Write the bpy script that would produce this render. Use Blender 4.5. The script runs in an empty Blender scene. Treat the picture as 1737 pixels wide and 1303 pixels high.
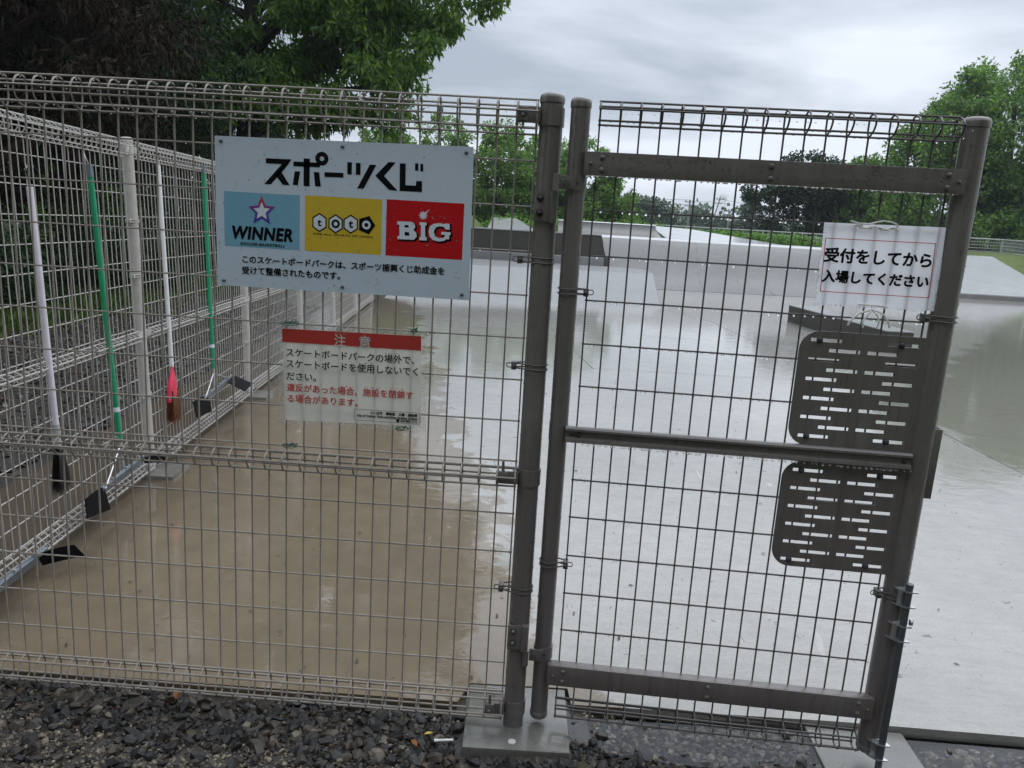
import bpy, bmesh, math, random, json
import numpy as np
from mathutils import Vector, Matrix

rnd = random.Random(7)
R = math.radians
scene = bpy.context.scene
COL = scene.collection

# ------------------------------------------------------------------ camera
def cam_axes(yaw, pitch, roll):
    cy, sy, cp, sp = math.cos(yaw), math.sin(yaw), math.cos(pitch), math.sin(pitch)
    f = Vector((sy*cp, cy*cp, sp)); r = Vector((cy, -sy, 0)); u = r.cross(f)
    c, s = math.cos(roll), math.sin(roll)
    return c*r + s*u, -s*r + c*u, f
CAM = Vector((0.0554, -2.1124, 1.4561))
cr, cu, cf = cam_axes(-0.03778, -0.19748, 0.0582)
cd = bpy.data.cameras.new('camera'); cam = bpy.data.objects.new('camera', cd); COL.objects.link(cam)
cd.sensor_width = 36; cd.lens = 1335/1737*36; cd.clip_start = 0.05; cd.clip_end = 3000
cam.matrix_world = Matrix(((cr.x, cu.x, -cf.x, CAM.x), (cr.y, cu.y, -cf.y, CAM.y), (cr.z, cu.z, -cf.z, CAM.z), (0, 0, 0, 1)))
scene.camera = cam
scene.view_settings.view_transform = 'Standard'; scene.view_settings.look = 'None'
scene.view_settings.exposure = 0.30; scene.view_settings.gamma = 1
scene.cycles.max_bounces = 8; scene.cycles.transparent_max_bounces = 12
scene.cycles.diffuse_bounces = 3; scene.cycles.glossy_bounces = 4; scene.cycles.transmission_bounces = 6
scene.cycles.caustics_reflective = False; scene.cycles.caustics_refractive = False

# ------------------------------------------------------------------ sky and sun (overcast, rain)
SUN_EL, SUN_AZ = R(62), R(25)      # azimuth from +y towards +x
w = bpy.data.worlds.new('World'); scene.world = w; w.use_nodes = True
nt = w.node_tree; nt.nodes.clear()
def N(nt, t, **k):
    n = nt.nodes.new(t)
    for a, b in k.items(): setattr(n, a, b)
    return n
def L(nt, a, b): nt.links.new(a, b)
out = N(nt, 'ShaderNodeOutputWorld'); bgS = N(nt, 'ShaderNodeBackground'); bgC = N(nt, 'ShaderNodeBackground'); mx = N(nt, 'ShaderNodeMixShader')
sky = N(nt, 'ShaderNodeTexSky', sky_type='NISHITA'); sky.sun_disc = False; sky.sun_elevation = SUN_EL; sky.sun_rotation = SUN_AZ
bgS.inputs['Strength'].default_value = 0.08; L(nt, sky.outputs[0], bgS.inputs['Color'])
tc = N(nt, 'ShaderNodeTexCoord'); sep = N(nt, 'ShaderNodeSeparateXYZ'); L(nt, tc.outputs['Generated'], sep.inputs[0])
# cloud deck: project the direction onto a plane overhead
zz = N(nt, 'ShaderNodeMath', operation='MAXIMUM'); L(nt, sep.outputs['Z'], zz.inputs[0]); zz.inputs[1].default_value = 0.0
za = N(nt, 'ShaderNodeMath', operation='ADD'); L(nt, zz.outputs[0], za.inputs[0]); za.inputs[1].default_value = 0.22
dx = N(nt, 'ShaderNodeMath', operation='DIVIDE'); L(nt, sep.outputs['X'], dx.inputs[0]); L(nt, za.outputs[0], dx.inputs[1])
dy = N(nt, 'ShaderNodeMath', operation='DIVIDE'); L(nt, sep.outputs['Y'], dy.inputs[0]); L(nt, za.outputs[0], dy.inputs[1])
cmb = N(nt, 'ShaderNodeCombineXYZ'); L(nt, dx.outputs[0], cmb.inputs[0]); L(nt, dy.outputs[0], cmb.inputs[1])
ns = N(nt, 'ShaderNodeTexNoise'); ns.inputs['Scale'].default_value = 0.95; ns.inputs['Detail'].default_value = 7; ns.inputs['Roughness'].default_value = 0.52; ns.inputs['Distortion'].default_value = 0.35
mp = N(nt, 'ShaderNodeMapping'); mp.inputs['Location'].default_value = (3.1, 0.7, 0); mp.inputs['Scale'].default_value = (0.8, 1.25, 1); L(nt, cmb.outputs[0], mp.inputs['Vector']); L(nt, mp.outputs[0], ns.inputs['Vector'])
rp = N(nt, 'ShaderNodeValToRGB'); L(nt, ns.outputs['Fac'], rp.inputs['Fac'])
rp.color_ramp.elements[0].position = 0.38; rp.color_ramp.elements[0].color = (0.37, 0.42, 0.49, 1)
rp.color_ramp.elements[1].position = 0.60; rp.color_ramp.elements[1].color = (0.74, 0.79, 0.87, 1)
# overcast skies brighten towards the zenith
el = N(nt, 'ShaderNodeMapRange', interpolation_type='SMOOTHSTEP'); L(nt, sep.outputs['Z'], el.inputs['Value'])
el.inputs['From Min'].default_value = 0.16; el.inputs['From Max'].default_value = 0.75; el.inputs['To Min'].default_value = 1.0; el.inputs['To Max'].default_value = 2.7
L(nt, rp.outputs['Color'], bgC.inputs['Color']); L(nt, el.outputs[0], bgC.inputs['Strength'])
mx.inputs['Fac'].default_value = 0.93; L(nt, bgS.outputs[0], mx.inputs[1]); L(nt, bgC.outputs[0], mx.inputs[2]); L(nt, mx.outputs[0], out.inputs['Surface'])
sd = bpy.data.lights.new('sun', 'SUN'); sd.energy = 0.6; sd.angle = R(40); sd.color = (1, 0.97, 0.93)
sun = bpy.data.objects.new('sun', sd); COL.objects.link(sun)
sun.rotation_euler = (-(math.pi/2 - SUN_EL), 0, -SUN_AZ)   # shines down from the far right
# ------------------------------------------------------------------ helpers
def prop(o, label=None, cat=None, group=None, kind=None):
    if label: o['label'] = label
    if cat: o['category'] = cat
    if group: o['group'] = group
    if kind: o['kind'] = kind
    return o
WOFF = {}
def wempty(name, loc, label, cat, group=None):
    o = empty(name, loc, label, cat, group); WOFF[o.name] = Vector(loc); return o
def empty(name, loc=(0, 0, 0), label=None, cat=None, group=None, mat=None):
    o = bpy.data.objects.new(name, None); COL.objects.link(o)
    if mat is not None: o.matrix_world = mat
    else: o.location = loc
    o.empty_display_size = 0.1
    return prop(o, label, cat, group)
def link(name, me, material=None, parent=None):
    o = bpy.data.objects.new(name, me); COL.objects.link(o)
    if parent is not None:
        o.parent = parent
        if parent.name in WOFF: o.location = -WOFF[parent.name]   # mesh given in world coordinates
    if material is not None:
        me.materials.clear(); me.materials.append(material)
    return o
class MB:
    def __init__(s): s.v = []; s.f = []; s.sm = []
    def add(s, vs, fs, smooth=False):
        b = len(s.v); s.v.extend([tuple(p) for p in vs])
        for q in fs: s.f.append(tuple(b+i for i in q)); s.sm.append(smooth)
        return s
    def box(s, x0, x1, y0, y1, z0, z1):
        return s.add([(x0,y0,z0),(x1,y0,z0),(x1,y1,z0),(x0,y1,z0),(x0,y0,z1),(x1,y0,z1),(x1,y1,z1),(x0,y1,z1)],
              [(0,3,2,1),(4,5,6,7),(0,1,5,4),(1,2,6,5),(2,3,7,6),(3,0,4,7)])
    def bbox(s, x0, x1, y0, y1, z0, z1, b=0.003):
        # box with chamfered edges
        bm = bmesh.new(); m = MB().box(x0,x1,y0,y1,z0,z1)
        vs = [bm.verts.new(p) for p in m.v]
        for q in m.f: bm.faces.new([vs[i] for i in q])
        bmesh.ops.bevel(bm, geom=bm.edges[:], offset=b, segments=2, affect='EDGES', profile=0.6)
        bm.verts.index_update()
        s.add([v.co[:] for v in bm.verts], [[v.index for v in f.verts] for f in bm.faces]); bm.free(); return s
    def tube(s, pts, r, n=8, closed=False, cap=True, radii=None):
        pts = [Vector(p) for p in pts]; m = len(pts); rings = []
        up = None
        for i, p in enumerate(pts):
            a = pts[(i-1) % m] if (closed or i > 0) else p
            b = pts[(i+1) % m] if (closed or i < m-1) else p
            t = (b-a).normalized()
            if up is None:
                up = Vector((0, 0, 1)) if abs(t.z) < 0.9 else Vector((1, 0, 0))
            sx = t.cross(up)
            if sx.length < 1e-5: sx = t.orthogonal()
            sx.normalize(); up = sx.cross(t).normalized(); rr = radii[i] if radii else r
            rings.append([p + rr*(math.cos(2*math.pi*k/n)*sx + math.sin(2*math.pi*k/n)*up) for k in range(n)])
        vs = [q for g in rings for q in g]; fs = []
        for i in range(m if closed else m-1):
            j = (i+1) % m
            for k in range(n):
                fs.append((i*n+k, j*n+k, j*n+(k+1) % n, i*n+(k+1) % n))
        s.add(vs, fs, True)
        if cap and not closed:
            b = len(s.v)
            s.add(rings[0], [tuple(range(n))[::1]]); s.add(rings[-1], [tuple(range(n-1, -1, -1))])
        return s
    def lathe(s, prof, c=(0, 0, 0), axis='z', n=20):
        # prof: (radius, height)
        vs = []; fs = []; m = len(prof)
        for r_, h in prof:
            for k in range(n):
                a = 2*math.pi*k/n; x, y = r_*math.cos(a), r_*math.sin(a)
                if axis == 'z': vs.append((c[0]+x, c[1]+y, c[2]+h))
                elif axis == 'y': vs.append((c[0]+x, c[1]+h, c[2]+y))
                else: vs.append((c[0]+h, c[1]+x, c[2]+y))
        for i in range(m-1):
            for k in range(n):
                q = (i*n+k, i*n+(k+1) % n, (i+1)*n+(k+1) % n, (i+1)*n+k)
                fs.append(q if axis != 'y' else q[::-1])
        s.add(vs, fs, True)
        return s
    def dome(s, c, r, h, d=(0, -1, 0), n=10):
        # bolt head dome pointing along -y
        prof = [(r, 0), (r, h*0.35), (r*0.85, h*0.7), (r*0.5, h*0.93), (0.0005, h)]
        return s.lathe([(a, -b) for a, b in prof], c, 'y', n)
    def prism(s, poly, n0, n1, frame=None):
        # poly in (x,z), extruded along y from n0 to n1
        m = len(poly)
        vs = [(x, n0, z) for x, z in poly]+[(x, n1, z) for x, z in poly]
        fs = [tuple(range(m)), tuple(range(2*m-1, m-1, -1))]
        for k in range(m): fs.append((k, m+k, m+(k+1) % m, (k+1) % m))
        return s.add(vs, fs)
    def build(s, name, material=None, parent=None, fix=True):
        me = bpy.data.meshes.new(name); me.from_pydata(s.v, [], s.f)
        me.polygons.foreach_set('use_smooth', s.sm)
        if fix and len(s.f) < 60000:
            bm = bmesh.new(); bm.from_mesh(me); bmesh.ops.recalc_face_normals(bm, faces=bm.faces[:]); bm.to_mesh(me); bm.free()
        me.update(); me.set_sharp_from_angle(angle=R(38))
        return link(name, me, material, parent)
def np_mesh(name, V, F, material=None, parent=None, smooth=False):
    # V (n,3) float, F (m,k) int
    me = bpy.data.meshes.new(name); V = np.asarray(V, np.float32); F = np.asarray(F, np.int32); k = F.shape[1]
    me.vertices.add(len(V)); me.vertices.foreach_set('co', V.ravel())
    me.loops.add(F.size); me.loops.foreach_set('vertex_index', F.ravel())
    me.polygons.add(len(F)); me.polygons.foreach_set('loop_start', np.arange(0, F.size, k, dtype=np.int32))
    me.polygons.foreach_set('use_smooth', np.full(len(F), smooth, bool))
    me.update(calc_edges=True); me.validate()
    return link(name, me, material, parent)
def copy_tree(o, parent=None):
    c = o.copy(); COL.objects.link(c)
    if parent is not None: c.parent = parent
    for ch in o.children: copy_tree(ch, c)
    return c
def shape2d(polys, name, material, parent, depth=0.0004, offset=0.0, y=0.0):
    # filled outline(s) with holes in the x-z plane, facing -y
    cu_ = bpy.data.curves.new(name, 'CURVE'); cu_.dimensions = '2D'; cu_.fill_mode = 'BOTH'; cu_.extrude = depth/2; cu_.offset = offset
    for p in polys:
        sp = cu_.splines.new('POLY'); sp.points.add(len(p)-1); sp.use_cyclic_u = True
        for q, (x, z) in zip(sp.points, p): q.co = (x, z, 0, 1)
    o = bpy.data.objects.new(name, cu_); COL.objects.link(o)
    me = bpy.data.meshes.new_from_object(o.evaluated_get(bpy.context.evaluated_depsgraph_get()))
    bpy.data.objects.remove(o)
    for v in me.vertices: v.co = (v.co.x, y-v.co.z, v.co.y)
    return link(name, me, material, parent)
def text2d(body, box, name, material, parent, y=0.0, bold=0.0, shear=0.0, fit='w', space=1.0, stroke=0.0):
    # lettering fitted to box (x0,z0,x1,z1): by width only, or to both sides
    cu_ = bpy.data.curves.new(name, 'FONT'); cu_.body = body; cu_.size = 1; cu_.offset = bold; cu_.shear = shear; cu_.extrude = 0.01; cu_.space_character = space; cu_.resolution_u = 4
    o = bpy.data.objects.new(name, cu_); COL.objects.link(o)
    me = bpy.data.meshes.new_from_object(o.evaluated_get(bpy.context.evaluated_depsgraph_get()))
    bpy.data.objects.remove(o)
    co = np.empty(len(me.vertices)*3, np.float32); me.vertices.foreach_get('co', co); co = co.reshape(-1, 3)
    mn, mxx = co.min(0), co.max(0)
    x0, x1 = min(box[0], box[2]), max(box[0], box[2]); z0, z1 = min(box[1], box[3]), max(box[1], box[3])
    sx = (x1-x0)/(mxx[0]-mn[0]); sz = sx if fit == 'w' else (z1-z0)/(mxx[1]-mn[1])
    zc, mc = (z0+z1)/2, (mn[1]+mxx[1])/2
    nc = np.stack([x0+(co[:, 0]-mn[0])*sx, np.full(len(co), y)-co[:, 2]*0.02, zc+(co[:, 1]-mc)*sz], 1).astype(np.float32)
    me.vertices.foreach_set('co', nc.ravel()); me.update()
    if stroke:
        # heavier strokes: the outline repeated with small shifts, each a hair nearer
        F_ = [tuple(p.vertices) for p in me.polygons]; V_ = []; FF = []; nv = len(nc)
        for k in range(8):
            q = nc.copy(); a = math.pi*2*k/8; q[:, 0] += stroke*math.cos(a); q[:, 2] += stroke*math.sin(a); q[:, 1] -= 0.00003*k
            V_.append(q); FF += [tuple(i+k*nv for i in f) for f in F_]
        m2 = bpy.data.meshes.new(name); m2.from_pydata(np.concatenate(V_).tolist(), [], FF); me = m2
    return link(name, me, material, parent)

# ------------------------------------------------------------------ materials
def mat(name): 
    m = bpy.data.materials.new(name); m.use_nodes = True; nt = m.node_tree
    return m, nt, nt.nodes['Principled BSDF']
def noise(nt, scale, detail=4, rough=0.55, vec=None, dist=0):
    n = N(nt, 'ShaderNodeTexNoise'); n.inputs['Scale'].default_value = scale; n.inputs['Detail'].default_value = detail
    n.inputs['Roughness'].default_value = rough; n.inputs['Distortion'].default_value = dist
    if vec is not None: L(nt, vec, n.inputs['Vector'])
    return n
def ramp(nt, fac, stops):
    r_ = N(nt, 'ShaderNodeValToRGB'); L(nt, fac, r_.inputs['Fac']); e = r_.color_ramp.elements
    while len(e) < len(stops): e.new(0.5)
    for i, (p, c) in enumerate(stops):
        e[i].position = p; e[i].color = (*c, 1) if len(c) == 3 else c
    return r_
def mathn(nt, op, a, b=None, clamp=False):
    n = N(nt, 'ShaderNodeMath', operation=op); n.use_clamp = clamp
    for i, q in enumerate((a, b)):
        if q is None: continue
        if isinstance(q, (int, float)): n.inputs[i].default_value = q
        else: L(nt, q, n.inputs[i])
    return n.outputs[0]
def mixc(nt, fac, a, b, bt='MIX'):
    n = N(nt, 'ShaderNodeMix', data_type='RGBA', blend_type=bt)
    if isinstance(fac, (int, float)): n.inputs[0].default_value = fac
    else: L(nt, fac, n.inputs[0])
    for i, q in ((6, a), (7, b)):
        if isinstance(q, tuple): n.inputs[i].default_value = (*q, 1)
        else: L(nt, q, n.inputs[i])
    return n.outputs[2]
def pos(nt): return N(nt, 'ShaderNodeNewGeometry').outputs['Position']
def objc(nt): return N(nt, 'ShaderNodeTexCoord').outputs['Object']
def bump(nt, bsdf, h, strength=0.3, dist=0.01, coat=False):
    b = N(nt, 'ShaderNodeBump'); b.inputs['Strength'].default_value = strength; b.inputs['Distance'].default_value = dist
    L(nt, h, b.inputs['Height']); L(nt, b.outputs[0], bsdf.inputs['Coat Normal' if coat else 'Normal']); return b
def simple(name, col, rough=0.5, metal=0.0, var=0.12, scale=30, coat=0.0, bumps=0.0, spec=0.5):
    m, nt, b = mat(name); b.inputs['Specular IOR Level'].default_value = spec; n = noise(nt, scale, 5, 0.6, objc(nt))
    c = ramp(nt, n.outputs['Fac'], [(0.3, tuple(x*(1-var) for x in col)), (0.7, tuple(min(1, x*(1+var)) for x in col))])
    L(nt, c.outputs[0], b.inputs['Base Color']); b.inputs['Metallic'].default_value = metal
    rr = N(nt, 'ShaderNodeMapRange'); L(nt, n.outputs['Fac'], rr.inputs['Value']); rr.inputs['To Min'].default_value = max(0.03, rough-0.12); rr.inputs['To Max'].default_value = rough+0.12
    L(nt, rr.outputs[0], b.inputs['Roughness'])
    if coat: b.inputs['Coat Weight'].default_value = coat; b.inputs['Coat Roughness'].default_value = 0.08
    if bumps: bump(nt, b, noise(nt, scale*12, 3, 0.6, objc(nt)).outputs['Fac'], bumps, 0.002)
    return m
M = {}
M['fence_paint'] = simple('fence_paint', (0.27, 0.24, 0.205), 0.40, 0, 0.14, 25, 0.08, 0, 0.35)
M['side_paint'] = simple('side_paint', (0.42, 0.395, 0.365), 0.38, 0, 0.10, 25, 0.15)
m, nt, b = mat('gate_paint'); p = pos(nt)
mg = N(nt, 'ShaderNodeMapping'); L(nt, p, mg.inputs['Vector']); mg.inputs['Scale'].default_value = (60, 60, 2.2)
ga, gb_, gc = noise(nt, 1.0, 5, 0.65, mg.outputs[0]), noise(nt, 9, 5, 0.6, p), noise(nt, 160, 3, 0.6, p)
cg = ramp(nt, mathn(nt, 'ADD', mathn(nt, 'MULTIPLY', ga.outputs['Fac'], 0.55), mathn(nt, 'MULTIPLY', gb_.outputs['Fac'], 0.45)), [(0.34, (0.108, 0.093, 0.083)), (0.52, (0.134, 0.117, 0.106)), (0.66, (0.165, 0.147, 0.134))]).outputs[0]
cg = mixc(nt, ramp(nt, gc.outputs['Fac'], [(0.66, (0, 0, 0)), (0.72, (0.5, 0.5, 0.5))]).outputs[0], cg, (0.06, 0.05, 0.043))
L(nt, cg, b.inputs['Base Color']); mq = N(nt, 'ShaderNodeMapRange'); L(nt, ga.outputs['Fac'], mq.inputs['Value']); mq.inputs['From Min'].default_value = 0.3; mq.inputs['From Max'].default_value = 0.7; mq.inputs['To Min'].default_value = 0.22; mq.inputs['To Max'].default_value = 0.5
L(nt, mq.outputs[0], b.inputs['Roughness']); b.inputs['Coat Weight'].default_value = 0.18; b.inputs['Coat Roughness'].default_value = 0.12; bump(nt, b, gc.outputs['Fac'], 0.08, 0.001); M['gate_paint'] = m
M['gate_wire'] = simple('gate_wire', (0.095, 0.085, 0.078), 0.40, 0, 0.14, 25, 0.05, 0, 0.3)
M['black_bolt'] = simple('black_bolt', (0.035, 0.037, 0.042), 0.32, 0.2, 0.1, 60)
M['zinc'] = simple('zinc', (0.46, 0.46, 0.46), 0.36, 0.85, 0.15, 60)
M['dark_steel'] = simple('dark_steel', (0.12, 0.135, 0.14), 0.34, 0.6, 0.15, 60)
M['screw'] = simple('screw', (0.16, 0.17, 0.18), 0.25, 0.7, 0.1, 60)
M['sign_white'] = simple('sign_white', (0.52, 0.59, 0.67), 0.30, 0, 0.03, 12, 0.2)
M['ink'] = simple('ink', (0.006, 0.006, 0.007), 0.5, 0, 0.1, 30, 0, 0, 0.06)
M['blue_panel'] = simple('blue_panel', (0.17, 0.38, 0.50), 0.35, 0, 0.03)
M['yellow_panel'] = simple('yellow_panel', (0.62, 0.42, 0.012), 0.35, 0, 0.03)
M['red_panel'] = simple('red_panel', (0.50, 0.008, 0.012), 0.42, 0, 0.03, 30, 0, 0, 0.15)
M['logo_white'] = simple('logo_white', (0.66, 0.70, 0.75), 0.35, 0, 0.03)
M['notice_red'] = simple('notice_red', (0.42, 0.028, 0.02), 0.4, 0, 0.06, 20)
M['red_ink'] = simple('red_ink', (0.50, 0.03, 0.025), 0.4, 0, 0.05)
M['paper_mark'] = simple('paper_mark', (0.55, 0.54, 0.50), 0.4, 0, 0.05)
M['rope'] = simple('rope', (0.80, 0.79, 0.75), 0.8, 0, 0.2, 200)
M['green_wire'] = simple('green_wire', (0.02, 0.09, 0.05), 0.4)
M['white_handle'] = simple('white_handle', (0.66, 0.61, 0.66), 0.35, 0, 0.08, 12, 0.2)
M['white_stick'] = simple('white_stick', (0.74, 0.74, 0.74), 0.35, 0, 0.06, 12, 0.2)
M['green_handle'] = simple('green_handle', (0.008, 0.26, 0.115), 0.35, 0, 0.10, 10, 0.2)
M['rubber'] = simple('rubber', (0.006, 0.006, 0.0065), 0.7, 0, 0.2, 40, 0, 0, 0.08)
M['red_plastic'] = simple('red_plastic', (0.66, 0.03, 0.08), 0.35, 0, 0.08, 20)
M['bar_metal'] = simple('bar_metal', (0.20, 0.23, 0.26), 0.4, 0.7, 0.2, 40)
M['sticker'] = simple('sticker', (0.7, 0.74, 0.8), 0.4, 0, 0.03)
M['bark'] = simple('bark', (0.030, 0.025, 0.020), 0.85, 0, 0.35, 6, 0, 0.6, 0.2)
M['red_bark'] = simple('red_bark', (0.035, 0.020, 0.014), 0.9, 0, 0.35, 6, 0, 0.6, 0.2)
M['grey_post'] = simple('grey_post', (0.34, 0.34, 0.33), 0.5, 0.0, 0.1)
M['pole_grey'] = simple('pole_grey', (0.16, 0.17, 0.18), 0.6)
M['dark_pole'] = simple('dark_pole', (0.03, 0.032, 0.034), 0.4)
M['white_rail'] = simple('white_rail', (0.7, 0.72, 0.72), 0.5)
M['twig'] = simple('twig', (0.05, 0.038, 0.028), 0.7, 0, 0.3, 60)
M['cig'] = simple('cig', (0.72, 0.70, 0.64), 0.7, 0, 0.05)
M['yellow_leaf'] = simple('yellow_leaf', (0.55, 0.42, 0.07), 0.5, 0, 0.2, 60)
M['orange_leaf'] = simple('orange_leaf', (0.26, 0.10, 0.03), 0.5, 0, 0.3, 60)

# paper with light passing through it
def paper(name, col, transl=0.45):
    m, nt, b = mat(name); n = noise(nt, 9, 5, 0.6, objc(nt))
    c = ramp(nt, n.outputs['Fac'], [(0.3, tuple(x*0.93 for x in col)), (0.7, col)])
    L(nt, c.outputs[0], b.inputs['Base Color']); b.inputs['Roughness'].default_value = 0.22
    tr = N(nt, 'ShaderNodeBsdfTranslucent'); L(nt, c.outputs[0], tr.inputs['Color'])
    mxs = N(nt, 'ShaderNodeMixShader'); mxs.inputs[0].default_value = transl
    L(nt, b.outputs[0], mxs.inputs[1]); L(nt, tr.outputs[0], mxs.inputs[2]); L(nt, mxs.outputs[0], nt.nodes['Material Output'].inputs['Surface'])
    return m
M['paper_cream'] = paper('paper_cream', (0.66, 0.64, 0.57), 0.30)
M['paper_white'] = paper('paper_white', (0.88, 0.885, 0.94), 0.55)

# gradient ink of the star (printed red at its tip to blue at its feet)
m, nt, b = mat('star_ink'); sp_ = N(nt, 'ShaderNodeSeparateXYZ'); L(nt, pos(nt), sp_.inputs[0])
mr = N(nt, 'ShaderNodeMapRange'); L(nt, sp_.outputs['Z'], mr.inputs['Value']); mr.inputs['From Min'].default_value = 1.425; mr.inputs['From Max'].default_value = 1.495
L(nt, ramp(nt, mr.outputs[0], [(0.05, (0.03, 0.03, 0.33)), (0.55, (0.10, 0.03, 0.25)), (0.85, (0.5, 0.02, 0.03))]).outputs[0], b.inputs['Base Color']); b.inputs['Roughness'].default_value = 0.35
M['star_ink'] = m

# clear film: mostly transparent, Fresnel gloss
def film(name, tint=(0.93, 0.94, 0.93), rough=0.03, white=0.0, ior=1.45, bumpscale=0, bumpstr=0.3):
    m, nt, b = mat(name); nt.nodes.remove(b)
    tr = N(nt, 'ShaderNodeBsdfTransparent'); tr.inputs[0].default_value = (*tint, 1)
    gl = N(nt, 'ShaderNodeBsdfGlossy'); gl.inputs['Roughness'].default_value = rough
    fr = N(nt, 'ShaderNodeFresnel'); fr.inputs['IOR'].default_value = ior
    m1 = N(nt, 'ShaderNodeMixShader'); L(nt, fr.outputs[0], m1.inputs[0]); L(nt, tr.outputs[0], m1.inputs[1]); L(nt, gl.outputs[0], m1.inputs[2])
    last = m1
    if white:
        df = N(nt, 'ShaderNodeBsdfDiffuse'); df.inputs[0].default_value = (0.8, 0.8, 0.78, 1)
        vo = noise(nt, 420, 2, 0.5, objc(nt)); th = mathn(nt, 'GREATER_THAN', vo.outputs['Fac'], 0.56)
        fac = mathn(nt, 'MULTIPLY', th, white); m2 = N(nt, 'ShaderNodeMixShader'); L(nt, fac, m2.inputs[0]); L(nt, m1.outputs[0], m2.inputs[1]); L(nt, df.outputs[0], m2.inputs[2]); last = m2
    if bumpscale:
        bp = N(nt, 'ShaderNodeBump'); bp.inputs['Strength'].default_value = bumpstr; bp.inputs['Distance'].default_value = 0.004
        L(nt, noise(nt, bumpscale, 3, 0.5, pos(nt)).outputs['Fac'], bp.inputs['Height']); L(nt, bp.outputs[0], gl.inputs['Normal']); L(nt, bp.outputs[0], fr.inputs['Normal'])
    L(nt, last.outputs[0], nt.nodes['Material Output'].inputs['Surface'])
    return m
M['pouch'] = film('pouch', (0.95, 0.95, 0.94), 0.05, 0.55)
M['puddle'] = film('puddle', (0.84, 0.86, 0.90), 0.01, 0, 1.42, 14, 0.06)
m, nt, b = mat('water_drop'); b.inputs['Base Color'].default_value = (1, 1, 1, 1); b.inputs['Transmission Weight'].default_value = 1; b.inputs['IOR'].default_value = 1.33; b.inputs['Roughness'].default_value = 0.0
nz_ = noise(nt, 200, 1, 0.5, objc(nt)); mr_ = N(nt, 'ShaderNodeMapRange'); L(nt, nz_.outputs['Fac'], mr_.inputs['Value']); mr_.inputs['To Max'].default_value = 0.04; L(nt, mr_.outputs[0], b.inputs['Roughness'])
M['drop'] = m
M['bead'] = film('bead', (0.97, 0.97, 0.97), 0.02, 0, 1.75)

# foliage: one hue per leaf, light through the blade
def foliage(name, c0, c1, c2, transl=0.3, spec=0.35):
    m, nt, b = mat(name); g = N(nt, 'ShaderNodeNewGeometry')
    big = noise(nt, 0.8, 3, 0.5, g.outputs['Position'])
    f_ = mathn(nt, 'ADD', mathn(nt, 'MULTIPLY', g.outputs['Random Per Island'], 0.62), mathn(nt, 'MULTIPLY', big.outputs['Fac'], 0.38))
    c = ramp(nt, f_, [(0.12, c0), (0.5, c1), (0.88, c2)])
    L(nt, c.outputs[0], b.inputs['Base Color']); b.inputs['Roughness'].default_value = 0.42; b.inputs['Specular IOR Level'].default_value = spec
    tr = N(nt, 'ShaderNodeBsdfTranslucent'); L(nt, mixc(nt, 1.0, c.outputs[0], (1.25, 1.5, 0.7), 'MULTIPLY'), tr.inputs['Color'])
    mxs = N(nt, 'ShaderNodeMixShader'); mxs.inputs[0].default_value = transl
    L(nt, b.outputs[0], mxs.inputs[1]); L(nt, tr.outputs[0], mxs.inputs[2]); L(nt, mxs.outputs[0], nt.nodes['Material Output'].inputs['Surface'])
    return m
M['leaf_broad'] = foliage('leaf_broad', (0.035, 0.078, 0.018), (0.085, 0.165, 0.030), (0.22, 0.32, 0.05), 0.42)
M['leaf_dark'] = foliage('leaf_dark', (0.008, 0.016, 0.007), (0.015, 0.032, 0.011), (0.035, 0.065, 0.02), 0.15, 0.15)
M['leaf_brown'] = foliage('leaf_brown', (0.008, 0.006, 0.004), (0.015, 0.010, 0.006), (0.03, 0.021, 0.013), 0.08, 0.06)
M['leaf_light'] = foliage('leaf_light', (0.05, 0.10, 0.028), (0.105, 0.195, 0.045), (0.20, 0.31, 0.07), 0.38)
M['leaf_mid'] = foliage('leaf_mid', (0.042, 0.088, 0.024), (0.085, 0.165, 0.036), (0.21, 0.33, 0.065), 0.38)
M['leaf_far'] = foliage('leaf_far', (0.022, 0.045, 0.02), (0.035, 0.07, 0.026), (0.06, 0.10, 0.035), 0.15)
M['leaf_grey'] = foliage('leaf_grey', (0.05, 0.065, 0.055), (0.075, 0.09, 0.075), (0.10, 0.12, 0.10), 0.15)
M['ivy'] = foliage('ivy', (0.05, 0.11, 0.02), (0.10, 0.22, 0.03), (0.20, 0.34, 0.05))
M['grass_blade'] = foliage('grass_blade', (0.02, 0.035, 0.008), (0.04, 0.07, 0.013), (0.08, 0.11, 0.025), 0.15, 0.15)
M['bristle_brown'] = foliage('bristle_brown', (0.10, 0.035, 0.015), (0.18, 0.065, 0.025), (0.26, 0.10, 0.04), 0.05)
M['bristle_black'] = foliage('bristle_black', (0.006, 0.006, 0.006), (0.012, 0.012, 0.012), (0.02, 0.02, 0.02), 0.0)

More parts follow.
